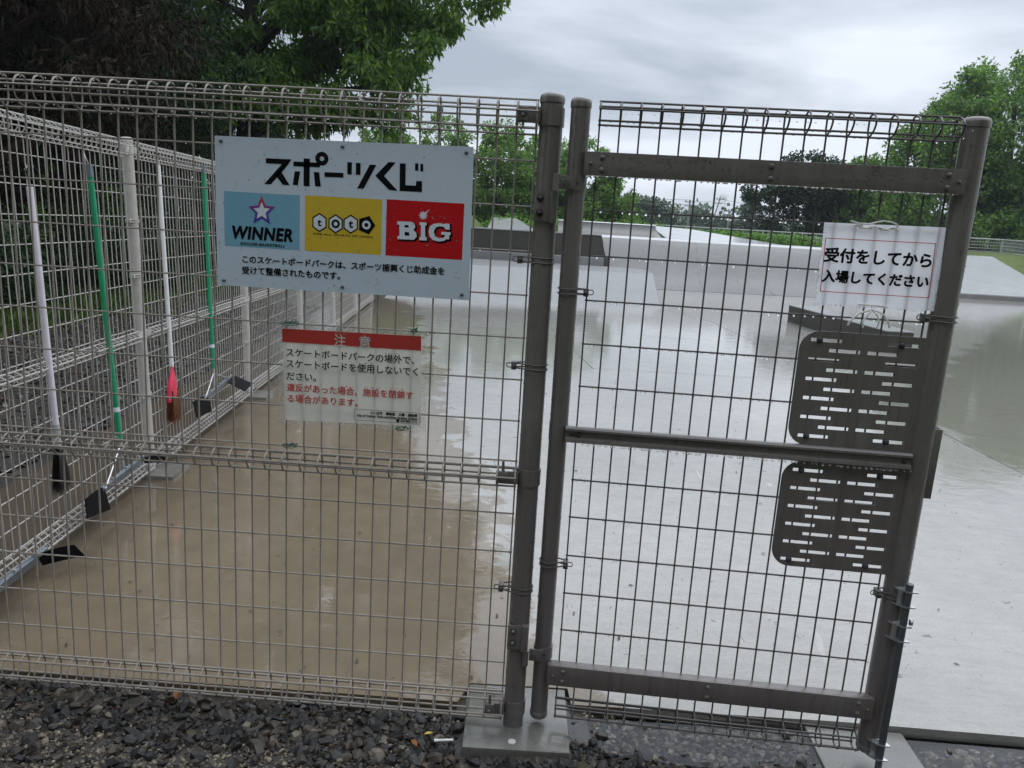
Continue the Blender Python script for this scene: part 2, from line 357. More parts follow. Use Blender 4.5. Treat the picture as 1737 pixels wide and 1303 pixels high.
# concrete under a film of rain water
def concrete(name, c0, c1, rough_film=0.04, film_w=1.0, silt_and_reflections=True, ripple=0.05, patchy=0.025):
    m, nt, b = mat(name); p = pos(nt)
    n1 = noise(nt, 0.7, 6, 0.6, p); n2 = noise(nt, 9, 6, 0.65, p); n3 = noise(nt, 120, 3, 0.6, p)
    base = ramp(nt, mathn(nt, 'ADD', mathn(nt, 'MULTIPLY', n1.outputs['Fac'], 0.6), mathn(nt, 'MULTIPLY', n2.outputs['Fac'], 0.4)), [(0.32, c0), (0.66, c1)]).outputs[0]
    base = mixc(nt, mathn(nt, 'MULTIPLY', n3.outputs['Fac'], 0.22), base, (0.12, 0.11, 0.10))
    # trowel streaks, mottling and pale scuffs
    ms = N(nt, 'ShaderNodeMapping'); L(nt, p, ms.inputs['Vector']); ms.inputs['Rotation'].default_value = (0, 0, 0.9); ms.inputs['Scale'].default_value = (1.2, 7, 1)
    st_ = noise(nt, 3.5, 6, 0.7, ms.outputs[0]); base = mixc(nt, mathn(nt, 'MULTIPLY', ramp(nt, st_.outputs['Fac'], [(0.45, (0, 0, 0)), (0.75, (1, 1, 1))]).outputs[0], 0.35), base, tuple(x*0.62 for x in c0))
    n4 = noise(nt, 38, 5, 0.7, p); base = mixc(nt, ramp(nt, n4.outputs['Fac'], [(0.52, (0, 0, 0)), (0.78, (0.16, 0.16, 0.16))]).outputs[0], base, tuple(min(1, x*1.5) for x in c1))
    if silt_and_reflections:
        # brown silt along the side fence; tree reflection and its edge painted in
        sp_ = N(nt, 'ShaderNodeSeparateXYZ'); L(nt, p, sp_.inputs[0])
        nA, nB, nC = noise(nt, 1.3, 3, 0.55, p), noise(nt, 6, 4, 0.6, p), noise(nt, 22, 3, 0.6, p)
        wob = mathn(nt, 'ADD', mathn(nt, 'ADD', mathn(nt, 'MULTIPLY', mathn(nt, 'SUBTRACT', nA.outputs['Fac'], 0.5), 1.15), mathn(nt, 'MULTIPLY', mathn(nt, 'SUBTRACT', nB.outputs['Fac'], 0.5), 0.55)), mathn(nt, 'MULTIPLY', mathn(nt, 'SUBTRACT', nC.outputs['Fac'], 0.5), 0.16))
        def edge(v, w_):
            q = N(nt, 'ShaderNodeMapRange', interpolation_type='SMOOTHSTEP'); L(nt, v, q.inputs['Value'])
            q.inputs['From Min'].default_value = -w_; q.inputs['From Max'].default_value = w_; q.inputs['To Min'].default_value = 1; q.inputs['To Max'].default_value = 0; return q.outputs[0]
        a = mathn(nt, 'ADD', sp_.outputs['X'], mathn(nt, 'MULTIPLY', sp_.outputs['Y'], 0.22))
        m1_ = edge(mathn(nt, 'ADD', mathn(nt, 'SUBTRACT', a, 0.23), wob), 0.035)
        silt_reflection_col = ramp(nt, mathn(nt, 'ADD', mathn(nt, 'MULTIPLY', n2.outputs['Fac'], 0.5), mathn(nt, 'MULTIPLY', n1.outputs['Fac'], 0.5)), [(0.3, (0.088, 0.060, 0.028)), (0.68, (0.165, 0.120, 0.064))]).outputs[0]
        base = mixc(nt, mathn(nt, 'MULTIPLY', m1_, 0.92), base, silt_reflection_col)
        # olive silt with the right trees' reflection painted in, low bay beyond the joint
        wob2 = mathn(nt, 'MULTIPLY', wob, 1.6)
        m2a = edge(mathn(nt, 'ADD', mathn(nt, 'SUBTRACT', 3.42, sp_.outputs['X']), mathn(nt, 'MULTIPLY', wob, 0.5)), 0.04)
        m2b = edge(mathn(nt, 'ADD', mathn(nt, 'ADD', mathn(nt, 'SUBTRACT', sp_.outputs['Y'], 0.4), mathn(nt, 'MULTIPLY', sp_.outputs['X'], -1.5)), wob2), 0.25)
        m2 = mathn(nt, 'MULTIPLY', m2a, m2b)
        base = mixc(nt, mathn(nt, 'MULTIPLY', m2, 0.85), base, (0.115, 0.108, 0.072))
        # a dark line of dirt against the fence
        a2 = mathn(nt, 'ADD', sp_.outputs['X'], mathn(nt, 'MULTIPLY', sp_.outputs['Y'], 0.0975))
        a2 = mathn(nt, 'ADD', a2, mathn(nt, 'MULTIPLY', mathn(nt, 'SUBTRACT', noise(nt, 3, 5, 0.65, p).outputs['Fac'], 0.5), 0.7))
        m3 = N(nt, 'ShaderNodeMapRange', interpolation_type='SMOOTHSTEP'); L(nt, a2, m3.inputs['Value'])
        m3.inputs['From Min'].default_value = -1.9; m3.inputs['From Max'].default_value = -1.55; m3.inputs['To Min'].default_value = 1; m3.inputs['To Max'].default_value = 0
        base = mixc(nt, mathn(nt, 'MULTIPLY', m3.outputs[0], 0.75), base, (0.045, 0.033, 0.02))
    # dark flecks of wet grit and leaf bits, fine grain, pale scuffs
    base = mixc(nt, ramp(nt, noise(nt, 75, 4, 0.7, p).outputs['Fac'], [(0.38, (0.16, 0.16, 0.16)), (0.56, (0, 0, 0))]).outputs[0], base, (0.06, 0.048, 0.035))
    fl = noise(nt, 24, 2, 0.5, p, 1.2); base = mixc(nt, ramp(nt, fl.outputs['Fac'], [(0.705, (0, 0, 0)), (0.73, (0.8, 0.8, 0.8))]).outputs[0], base, (0.04, 0.03, 0.022))
    msc = N(nt, 'ShaderNodeMapping'); L(nt, p, msc.inputs['Vector']); msc.inputs['Scale'].default_value = (5, 1.1, 1); sc_ = noise(nt, 2.2, 4, 0.6, msc.outputs[0], 0.4)
    base = mixc(nt, ramp(nt, sc_.outputs['Fac'], [(0.70, (0, 0, 0)), (0.76, (0.45, 0.45, 0.45))]).outputs[0], base, tuple(min(1, x*1.35) for x in c1))
    L(nt, base, b.inputs['Base Color']); b.inputs['Roughness'].default_value = 0.55; b.inputs['Specular IOR Level'].default_value = 0.3
    b.inputs['Coat Weight'].default_value = film_w; b.inputs['Coat IOR'].default_value = 1.45
    mr_ = N(nt, 'ShaderNodeMapRange'); L(nt, noise(nt, 1.3, 5, 0.6, p).outputs['Fac'], mr_.inputs['Value'])
    mr_.inputs['From Min'].default_value = 0.4; mr_.inputs['From Max'].default_value = 0.7; mr_.inputs['To Min'].default_value = rough_film; mr_.inputs['To Max'].default_value = rough_film+patchy
    L(nt, mr_.outputs[0], b.inputs['Coat Roughness'])
    bump(nt, b, n3.outputs['Fac'], 0.25, 0.002)
    mpn = N(nt, 'ShaderNodeMapping'); L(nt, p, mpn.inputs['Vector']); mpn.inputs['Scale'].default_value = (1, 1.5, 1)
    rip = noise(nt, 5.5, 4, 0.6, mpn.outputs[0], 0.6); bump(nt, b, rip.outputs['Fac'], ripple, 0.01, True)
    return m
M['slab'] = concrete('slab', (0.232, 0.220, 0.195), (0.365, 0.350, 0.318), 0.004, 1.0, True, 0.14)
M['ramp'] = concrete('ramp', (0.155, 0.16, 0.16), (0.225, 0.23, 0.23), 0.20, 0.35, False, 0.05)
M['bank'] = concrete('bank', (0.115, 0.118, 0.117), (0.165, 0.168, 0.166), 0.30, 0.18, False, 0.05)
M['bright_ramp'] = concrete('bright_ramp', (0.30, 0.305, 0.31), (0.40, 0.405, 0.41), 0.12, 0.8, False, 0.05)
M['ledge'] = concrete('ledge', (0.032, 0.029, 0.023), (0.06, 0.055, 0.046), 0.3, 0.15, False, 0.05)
M['footing'] = concrete('footing', (0.085, 0.082, 0.068), (0.165, 0.16, 0.138), 0.01, 1.0, False, 0.10, 0.45)
M['kerb'] = concrete('kerb', (0.10, 0.10, 0.095), (0.17, 0.165, 0.155), 0.25, 0.4, False, 0.05)

# stones
m, nt, b = mat('stone'); g = N(nt, 'ShaderNodeNewGeometry'); n = noise(nt, 60, 4, 0.6, g.outputs['Position'])
c = ramp(nt, g.outputs['Random Per Island'], [(0.0, (0.008, 0.0075, 0.007)), (0.28, (0.015, 0.0135, 0.012)), (0.52, (0.027, 0.023, 0.018)), (0.69, (0.048, 0.037, 0.025)), (0.83, (0.088, 0.068, 0.044)), (0.94, (0.19, 0.16, 0.115)), (0.98, (0.07, 0.038, 0.02))])
c.color_ramp.interpolation = 'CONSTANT'
L(nt, mixc(nt, mathn(nt, 'MULTIPLY', n.outputs['Fac'], 0.7), c.outputs[0], (0.03, 0.027, 0.024)), b.inputs['Base Color']); b.inputs['Roughness'].default_value = 0.45; b.inputs['Specular IOR Level'].default_value = 0.25
b.inputs['Coat Weight'].default_value = 0.16; b.inputs['Coat Roughness'].default_value = 0.12; bump(nt, b, noise(nt, 300, 4, 0.6, g.outputs['Position']).outputs['Fac'], 0.5, 0.003)
M['stone'] = m
m, nt, b = mat('tan_stone'); g = N(nt, 'ShaderNodeNewGeometry'); n = noise(nt, 80, 4, 0.6, g.outputs['Position'])
c = ramp(nt, g.outputs['Random Per Island'], [(0.0, (0.10, 0.077, 0.045)), (0.4, (0.17, 0.136, 0.084)), (0.75, (0.27, 0.225, 0.155)), (0.92, (0.08, 0.068, 0.05))]); c.color_ramp.interpolation = 'CONSTANT'
L(nt, mixc(nt, mathn(nt, 'MULTIPLY', n.outputs['Fac'], 0.6), c.outputs[0], (0.07, 0.055, 0.035)), b.inputs['Base Color']); b.inputs['Roughness'].default_value = 0.5
b.inputs['Coat Weight'].default_value = 0.4; b.inputs['Coat Roughness'].default_value = 0.2; bump(nt, b, noise(nt, 300, 4, 0.6, g.outputs['Position']).outputs['Fac'], 0.5, 0.003)
M['tan_stone'] = m
# bare wet soil
m, nt, b = mat('soil'); p = pos(nt); n1 = noise(nt, 2.2, 6, 0.65, p); n2 = noise(nt, 45, 5, 0.7, p)
c = ramp(nt, n1.outputs['Fac'], [(0.36, (0.010, 0.008, 0.006)), (0.56, (0.022, 0.017, 0.012)), (0.68, (0.05, 0.04, 0.026))])
L(nt, mixc(nt, mathn(nt, 'MULTIPLY', n2.outputs['Fac'], 0.6), c.outputs[0], (0.03, 0.024, 0.018)), b.inputs['Base Color']); b.inputs['Roughness'].default_value = 0.45
b.inputs['Coat Weight'].default_value = 0.5; b.inputs['Coat Roughness'].default_value = 0.15; bump(nt, b, n2.outputs['Fac'], 0.9, 0.012); M['soil'] = m
# grassland
m, nt, b = mat('meadow'); p = pos(nt); n1 = noise(nt, 0.25, 6, 0.65, p); n2 = noise(nt, 14, 5, 0.7, p)
c = ramp(nt, mathn(nt, 'ADD', mathn(nt, 'MULTIPLY', n1.outputs['Fac'], 0.5), mathn(nt, 'MULTIPLY', n2.outputs['Fac'], 0.5)), [(0.36, (0.04, 0.055, 0.018)), (0.5, (0.085, 0.12, 0.025)), (0.64, (0.16, 0.17, 0.045))])
L(nt, c.outputs[0], b.inputs['Base Color']); b.inputs['Roughness'].default_value = 0.9; bump(nt, b, n2.outputs['Fac'], 0.8, 0.05); M['meadow'] = m
# ------------------------------------------------------------------ ground, slab, footings (large structure first)
SIDE_X = lambda y: -1.877-0.0998*y          # line of the side fence on the ground
# meadow sheet to the horizon, a hole left where the park and the gravel lie lower
def sheet(name, rings, material, kind='structure'):
    mb = MB()
    for poly in rings: mb.add(poly, [tuple(range(len(poly)))])
    return prop(mb.build(name, material), kind=kind)
sheet('ground', [[(-900, -900, -0.16), (900, -900, -0.16), (900, 900, -0.16), (-900, 900, -0.16)]], M['meadow'])
# soil under the gravel: gently uneven mesh in front of the slab
def soil_h(x, y):
    h = -0.021+0.008*math.sin(3.1*x+1)*math.cos(4.3*y)+0.008*math.sin(9*x+2*y)
    if y < -0.30: h += min(0.03, (-0.30-y)*0.10)
    d = max(0.0, min(1.0, (x-0.12)/0.3)); e_ = max(0, min(1, (y+0.16)/0.14))
    return h-0.028*d*e_
mb = MB(); nx, ny = 120, 60; X0, X1, Y0, Y1 = -4.0, 4.5, -3.5, 0.16
for j in range(ny+1):
    for i in range(nx+1):
        x = X0+(X1-X0)*i/nx; t = j/ny; y = Y1+(Y0-Y1)*(1-t)**1.8
        mb.v.append((x, y, soil_h(x, y)))
for j in range(ny):
    for i in range(nx):
        a = j*(nx+1)+i; mb.f.append((a, a+1, a+nx+2, a+nx+1)); mb.sm.append(True)
prop(mb.build('soil', M['soil'], fix=False), kind='structure')
# soil and gravel bed beyond the side fence
sheet('gravel_path', [[(-5.9, -4, -0.05), (SIDE_X(-4)-0.45, -4, -0.05), (SIDE_X(30)-0.45, 30, -0.05), (-8.6, 30, -0.05)]], M['soil'])
# slab: top, front face with a formwork lip, and outer strip
def slab_poly():
    return [(-2.32, 0.055), (-0.14, 0.085), (-0.11, 0.192), (0.205, 0.205), (0.215, 0.118), (1.05, 0.142), (8, 0.1), (60, 0.1), (60, 62), (SIDE_X(62)-0.62, 62), (SIDE_X(0)-0.62, 0.055)]
P_ = slab_poly(); mb = MB(); n = len(P_)
mb.add([(x, y, 0.0) for x, y in P_]+[(x, y, -0.034) for x, y in P_], [tuple(range(n))]+[(k, k+n, (k+1) % n+n, (k+1) % n) for k in range(n)])
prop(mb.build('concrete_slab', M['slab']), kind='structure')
mb = MB(); mb.add([(x, y+0.02, z) for x, y in P_[:7] for z in (-0.036, -0.13)], [(2*k, 2*k+1, 2*k+3, 2*k+2) for k in range(6)])
prop(mb.build('slab_edge', M['kerb']), kind='structure')
# sawn joints in the slab
mb = MB()
for (a, b_) in (((-2.4, 9.9), (3.1, 9.2)), ((0.15, 9.55), (0.6, 6.3)), ((3.0, 12), (2.4, 13.9)), ((3.36, 4.35), (3.43, 0.12)), ((3.36, 4.35), (3.0, 12)), ((3.36, 4.35), (12, 3.9)), ((-2.2, 6.2), (3.2, 6.4))):
    d = Vector((b_[0]-a[0], b_[1]-a[1], 0)).normalized(); q = Vector((-d.y, d.x, 0))*0.004
    A, B_ = Vector((*a, 0.004)), Vector((*b_, 0.004)); mb.add([A-q, B_-q, B_+q, A+q], [(0, 1, 2, 3)])
prop(mb.build('slab_joints', M['kerb']), kind='structure')

def footing(x, y, sx, sy, rot, label, group=None, top=0.004, lip=True):
    o = empty('concrete_footing', (x, y, 0), label, 'footing', group); o.rotation_euler = (0, 0, rot)
    mb = MB().bbox(-sx/2, sx/2, -sy/2, sy/2, -0.2, top, 0.007); mb.build('block', M['footing'], o)
    return o
ft = footing(0.047, 0.030, 0.308, 0.315, 0.03, 'square wet concrete footing block under the tall post beside the gate hinge')
MB().lathe([(0.0005, 0.008), (0.011, 0.008), (0.012, 0.005)], (-0.012, -0.125, 0), 'z', 16).build('marker_pin', M['paper_mark'], ft)
mbj = MB()
for p0, p1 in (((-0.160, 0.164), (0.160, 0.164)), ((0.158, -0.1), (0.158, 0.164))):
    pass
footing(1.09, 0.0, 0.30, 0.27, -0.02, 'grey concrete pad under the foot of the drop bolt', top=-0.014)

# ------------------------------------------------------------------ wire mesh panel builder
ROLL = [(0, 0), (0.018, 0.007), (0.034, 0.021), (0.043, 0.038), (0.041, 0.056), (0.030, 0.070), (0.012, 0.077), (-0.004, 0.073), (-0.010, 0.058), (-0.010, 0.025), (-0.005, 0.008)]
ROLLH = [(0.004, 0.0), (0.030, 0.012), (-0.010, 0.018), (0.045, 0.050), (-0.008, 0.066), (0.013, 0.079)]
def panel(mb, xs, rows, ztop, zbot, mid=None, rv=0.0025, rh=0.0025, roll_h=1.0, mid_h=0.72):
    rr = 0.0029
    # local frame: x along, -y towards the viewer, z up. ztop: foot of top roll; zbot: head of bottom roll
    x0, x1 = xs[0]-0.004, xs[-1]+0.004
    for x in xs:
        jx = rnd.uniform(-0.0006, 0.0006)
        top = [(x+jx, -a, ztop+b_*roll_h) for a, b_ in ROLL]
        bot = [(x+jx, -a, zbot-b_*roll_h) for a, b_ in ROLL]
        if mid is None:
            mb.tube([(x+jx, 0, zbot), (x+jx, 0, ztop)], rv, 6, cap=False)
        else:
            mb.tube([(x+jx, 0, zbot), (x+jx, 0, mid)], rv, 6, cap=False)
            mb.tube([(x+jx, 0.006, mid+0.03), (x+jx, 0.004, mid+0.06), (x+jx, 0, mid+0.075), (x+jx, 0, ztop)], rv, 6, cap=False)
            mb.tube([(x+jx, -a, mid+b_*mid_h) for a, b_ in ROLL], rv, 6, closed=True)
        mb.tube(top, rv, 6, closed=True); mb.tube(bot, rv, 6, closed=True)
    for z in rows: mb.tube([(x0, rv+rh*0.6, z), (x1, rv+rh*0.6, z)], rh, 6)
    for a, b_ in ROLLH:
        mb.tube([(x0, -a, ztop+b_*roll_h), (x1, -a, ztop+b_*roll_h)], rr, 6)
        mb.tube([(x0, -a, zbot-b_*roll_h), (x1, -a, zbot-b_*roll_h)], rr, 6)
        if mid is not None: mb.tube([(x0, -a, mid+b_*mid_h), (x1, -a, mid+b_*mid_h)], rr, 6)
    if mid is not None:
        for z in (ztop+0.044, mid+0.030): mb.tube([(x0, 0.010, z), (x1, 0.010, z)], rr, 6)
    return mb
FROWS = [1.5091+0.116*(1-k) for k in range(8)]
FROWS = [1.625, 1.5091, 1.3931, 1.2772, 1.1613, 1.0454, 0.9294, 0.8135, 0.6584, 0.5424, 0.4265, 0.3106, 0.1946]

def post_mesh(r, z0, z1): return MB().lathe([(0.0005, z0), (r, z0), (r, z1)], n=28)
def cap_mesh(r, z): return MB().lathe([(r, z-0.018), (r*1.07, z-0.016), (r*1.08, z-0.004), (r*1.0, z+0.003), (r*0.8, z+0.007), (0.0005, z+0.009)], n=28)
def band(mb, cx, r, z, reach, side, gap=0.013, rw=0.0021):
    # double wire loop round a post reaching to a clamp block at one side
    for dz in (-gap/2, gap/2):
        pts = []
        for k in range(13):
            a = math.pi/2+math.pi*k/12 if side > 0 else -math.pi/2+math.pi*k/12
            pts.append((cx+(r+rw)*math.cos(a), (r+rw)*math.sin(a), z+dz))
        e1 = (cx+side*reach, pts[0][1]*0.3, z+dz); e2 = (cx+side*reach, pts[-1][1]*0.3, z+dz)
        mb.tube([e1]+pts+[e2] , rw, 6)
def clamp(parent, cx, r, z, reach, side, mtl):
    mb = MB(); band(mb, cx, r, z, reach, side); o = mb.build('wire_clamp', mtl, parent)
    bx = cx+side*(reach)
    b2 = MB().bbox(min(bx, bx+side*0.014), max(bx, bx+side*0.014), -0.017, 0.012, z-0.011, z+0.010, 0.0015)
    b2.dome((bx+side*0.006, -0.017, z), 0.0045, 0.005)
    b2.tube([(bx+side*0.012, -0.006, z-0.006), (bx+side*0.024, -0.006, z-0.006), (bx+side*0.027, -0.006, z), (bx+side*0.024, -0.006, z+0.006), (bx+side*0.012, -0.006, z+0.006)], 0.0015, 6)
    b2.build('clamp_block', mtl, o)
    return o

# ------------------------------------------------------------------ front fence
FX = 0.037
fence = empty('mesh_fence', (0, 0, 0), 'grey wire mesh fence panel facing the viewer that carries the blue and white sign', 'fence')
xs = [-0.05*k for k in range(38)][::-1]
panel(MB(), xs, FROWS, 1.6895, 0.106, 0.742, roll_h=1.06, mid_h=0.73).build('wire_mesh', M['fence_paint'], fence, fix=False)
p_ = post_mesh(0.030, -0.02, 1.778).build('post', M['gate_paint'], fence); p_.location = (FX, 0.0, 0)
cap_mesh(0.030, 1.785).build('post_cap', M['gate_paint'], p_)
for z0, z1 in ((1.712, 1.757), (0.752, 0.798), (0.040, 0.086)):
    mb = MB().lathe([(0.0302, z0), (0.0335, z0), (0.0335, z1), (0.0302, z1)], (FX, 0, 0), n=28)
    zc = (z0+z1)/2
    mb.bbox(FX-0.09, FX-0.030, -0.030, -0.024, zc-0.019, zc+0.017, 0.001).bbox(FX-0.045, FX-0.028, -0.027, 0.0, zc-0.017, zc+0.016, 0.002)
    o = mb.build('bracket', M['gate_paint'], fence)
    b2 = MB().bbox(FX-0.083, FX-0.058, -0.040, -0.0305, zc-0.015, zc+0.018, 0.002).dome((FX-0.072, -0.040, zc-0.002), 0.006, 0.006)
    b2.prism([(FX-0.075, zc-0.016), (FX-0.066, zc-0.016), (FX-0.069, zc-0.034), (FX-0.072, zc-0.034)] if z0 > 1.5 else [(FX-0.075, zc+0.019), (FX-0.075, zc+0.048), (FX-0.068, zc+0.048), (FX-0.066, zc+0.019)], -0.036, -0.033)
    b2.build('bolt_block', M['gate_paint'], o)
for z in (1.372, 1.087, 0.438): clamp(fence, FX, 0.030, z, 0.052, -1, M['gate_wire'])
# hinges: leaf on the fence post with knuckle and domed bolts
for z0, z1, k0, k1 in ((1.473, 1.550, 1.473, 1.550), (0.262, 0.337, 0.262, 0.338)):
    mb = MB().bbox(0.006, 0.036, -0.0375, -0.0325, z0, z1, 0.001).bbox(0.034, 0.049, -0.0375, -0.0325, z0, z1, 0.001)
    mb.bbox(0.006, 0.012, -0.033, -0.015, z0, z1, 0.001)
    mb.lathe([(0.0005, k0-0.004), (0.0095, k0-0.003), (0.0105, k0), (0.0105, k1), (0.0005, k1)], (0.0555, -0.036, 0), n=18)
    h = mb.build('hinge_leaf', M['gate_paint'], fence)
    for q in (0.27, 0.75):
        z = z0+(z1-z0)*q
        MB().lathe([(0.0005, 0), (0.009, 0), (0.009, -0.0015)], (0.022, -0.0375, z), 'y', 18).dome((0.022, -0.039, z), 0.0075, 0.008, n=14).build('bolt', M['black_bolt'] if z0 > 1 else M['dark_steel'], h)
# corner post at the far left end of the panel
p_ = post_mesh(0.030, -0.02, 1.778).build('post', M['side_paint'], fence); p_.location = (-1.90, 0.0, 0)
cap_mesh(0.030, 1.785).build('post_cap', M['side_paint'], p_)

# ------------------------------------------------------------------ side fence running back along the slab
sfence = empty('mesh_fence', (SIDE_X(0), 0.0, 0), 'pale wire mesh fence running back along the slab edge with cleaning tools hung on it', 'fence')
ang = math.atan2(1, -0.0998)                       # direction of the run
LEAN = 0.036
# local frame: x along run, -y towards the court, leaning outwards at the top
ex_ = Vector((math.cos(ang), math.sin(ang), 0)); in_ = Vector((math.sin(ang), -math.cos(ang), 0))
ez_ = (Vector((0, 0, 1))-LEAN*in_).normalized(); ey_ = ez_.cross(ex_)
SM = Matrix(((ex_.x, ey_.x, ez_.x, SIDE_X(0)), (ex_.y, ey_.y, ez_.y, 0), (ex_.z, ey_.z, ez_.z, 0), (0, 0, 0, 1)))
sfence.matrix_world = SM
PITCH = 1.985
sx = [0.07+0.05*k for k in range(38)]
pm0 = panel(MB(), sx, FROWS, 1.6895, 0.106, 0.742, roll_h=1.06, mid_h=0.73).build('wire_mesh', M['side_paint'], sfence, fix=False)
post0 = post_mesh(0.030, -0.02, 1.778).build('post', M['side_paint'], sfence); cap0 = cap_mesh(0.030, 1.785).build('post_cap', M['side_paint'], post0)
post0.location = (PITCH+0.025, 0.012, 0)
for z in (1.372, 1.087, 0.438):
    mb = MB(); band(mb, 0, 0.030, z, 0.05, -1); band(mb, 0, 0.030, z, 0.05, 1); mb.bbox(-0.06, -0.046, -0.015, 0.01, z-0.010, z+0.010, 0.001).bbox(0.046, 0.06, -0.015, 0.01, z-0.010, z+0.010, 0.001)
    mb.build('wire_clamp', M['side_paint'], post0)
for z in (1.73, 0.775, 0.063):
    MB().lathe([(0.0302, z-0.022), (0.0335, z-0.022), (0.0335, z+0.022), (0.0302, z+0.022)], n=24).bbox(-0.085, -0.030, -0.026, -0.02, z-0.018, z+0.018, 0.001).bbox(0.030, 0.085, -0.026, -0.02, z-0.018, z+0.018, 0.001).build('bracket', M['side_paint'], post0)
for k in range(1, 6):
    c = pm0.copy(); COL.objects.link(c); c.parent = sfence; c.location = (PITCH*k, 0, 0)
    q = copy_tree(post0, sfence); q.location = (PITCH*(k+1)+0.025, 0.012, 0)
for k, lab in ((1, 'small concrete footing at the side fence post beside the near squeegee'), (2, 'small concrete footing at the side fence post beyond the red broom'),):
    pw = SM @ Vector((PITCH*k+0.025, 0.0, 0)); footing(pw.x+0.03, pw.y, 0.26, 0.26, ang-math.pi/2, lab, 'footings along the side fence', 0.022)

# ------------------------------------------------------------------ gate
gex, gez = Vector((0.9988, -0.0496, 0)).normalized(), None
gey = Vector((0.0496, 0.9985, 0.0233)).normalized(); gez = gex.cross(gey).normalized()
GM = Matrix(((gex.x, gey.x, gez.x, 0.1613), (gex.y, gey.y, gez.y, 0.0088), (gex.z, gey.z, gez.z, 0), (0, 0, 0, 1)))
gate = empty('gate', mat=GM, label='dark grey pipe framed wire mesh gate with two slotted guard plates', cat='gate')
GROWS = [1.5097, 1.3928, 1.2758, 1.1589, 1.042, 0.7745, 0.6635, 0.5466, 0.4297, 0.3128]
panel(MB(), [0.0505*k for k in range(18)], GROWS, 1.7185, 0.096, None, roll_h=0.70).build('wire_mesh', M['gate_wire'], gate, fix=False)
p_ = post_mesh(0.0250, 0.030, 1.770).build('frame_pipe', M['gate_paint'], gate); p_.location = (-0.0495, 0.004, 0); cap_mesh(0.0250, 1.775).build('pipe_cap', M['gate_paint'], p_)
MB().lathe([(0.0005, 0.026), (0.025, 0.026), (0.0265, 0.03), (0.0265, 0.044), (0.025, 0.046)], n=28).build('foot_cap', M['gate_paint'], p_)
p_ = post_mesh(0.0300, 0.040, 1.765).build('frame_pipe', M['gate_paint'], gate); p_.location = (0.9045, 0.004, 0); cap_mesh(0.0300, 1.770).build('pipe_cap', M['gate_paint'], p_)
MB().lathe([(0.0005, 0.036), (0.030, 0.036), (0.0315, 0.04), (0.0315, 0.054), (0.030, 0.056)], n=28).build('foot_cap', M['gate_paint'], p_)
tr_ = MB().bbox(-0.031, 0.889, -0.033, -0.028, 1.594, 1.652, 0.0012).bbox(-0.031, 0.889, -0.0285, -0.006, 1.647, 1.652, 0.0012).bbox(-0.031, 0.889, -0.0285, -0.006, 1.594, 1.599, 0.0012).build('top_rail', M['gate_paint'], gate)
br_ = MB().bbox(-0.032, 0.888, -0.033, -0.028, 0.152, 0.216, 0.0012).bbox(-0.032, 0.888, -0.0285, -0.002, 0.2115, 0.2165, 0.0012).bbox(-0.032, 0.888, -0.0285, 0.0, 0.152, 0.157, 0.0012).build('bottom_rail', M['gate_paint'], gate)
for rail, zb, zt in ((tr_, 1.608, 1.638), (br_, 0.168, 0.199)):
    for x in (0.0135, 0.428, 0.846):
        for z in (zb, zt): MB().dome((x, -0.033, z), 0.0068, 0.005, n=14).build('bolt', M['gate_paint'], rail)
    for x in (-0.0145, 0.872): MB().dome((x, -0.033, (zb+zt)/2), 0.0045, 0.005, n=10).build('bolt', M['gate_paint'], rail)
# pressed middle rail with two lips
prof = [(-0.012, 0.934), (-0.024, 0.934), (-0.029, 0.929), (-0.029, 0.923), (-0.020, 0.918), (-0.020, 0.905), (-0.030, 0.901), (-0.031, 0.893), (-0.024, 0.889), (-0.012, 0.889)]
mb = MB(); xa, xb = -0.030, 0.878
mb.add([(xa, a, z) for a, z in prof]+[(xb, a, z) for a, z in prof], [(k, k+10, (k+1) % 10+10, (k+1) % 10) for k in range(10)]+[tuple(range(10)), tuple(range(19, 9, -1))])
mr_o = mb.build('middle_rail', M['gate_paint'], gate)
MB().bbox(-0.018, 0.010, -0.0215, -0.019, 0.9075, 0.914, 0.0005).dome((0.008, -0.0205, 0.911), 0.0062, 0.006, n=14).build('bolt', M['black_bolt'], mr_o)
MB().dome((0.862, -0.0205, 0.911), 0.0062, 0.006, n=14).build('bolt', M['black_bolt'], mr_o)
MB().lathe([(0.0252, 0.887), (0.0262, 0.887), (0.0262, 0.935), (0.0252, 0.935)], (-0.0495, 0.004, 0), n=28).build('collar', M['gate_paint'], gate)
# gate side of the hinges
for z0, z1, k0, k1 in ((1.556, 1.592, 1.552, 1.594), (0.222, 0.262, 0.210, 0.258)):
    mb = MB().lathe([(0.0252, z0), (0.0280, z0), (0.0280, z1), (0.0252, z1)], (-0.0495, 0.004, 0), n=28)
    mb.bbox(-0.088, -0.050, -0.032, -0.0265, z0+0.002, z1-0.001, 0.001)
    mb.lathe([(0.0005, k0), (0.0088, k0), (0.0088, k1), (0.0005, k1+0.001)], (-0.098, -0.036, 0), n=16)
    h = mb.build('hinge_clamp', M['gate_paint'], gate)
    MB().lathe([(0.0005, -0.006), (0.0072, -0.006), (0.0078, -0.005), (0.0078, 0)], (-0.072, -0.032, (z0+z1)/2), 'y', 6).build('hex_bolt', M['gate_wire'], h)
    MB().lathe([(0.0005, -0.001), (0.0028, -0.001), (0.003, 0)], (-0.044, -0.0242, (z0+z1)/2), 'y', 10).build('bolt_hole', M['black_bolt'], h)
for x, r, z, sgn in ((-0.0495, 0.025, 1.298, 1), (-0.0495, 0.025, 0.524, 1), (0.9045, 0.030, 1.289, -1), (0.9045, 0.030, 0.526, -1)):
    clamp(gate, x, r, z, 0.040, sgn, M['gate_wire'])
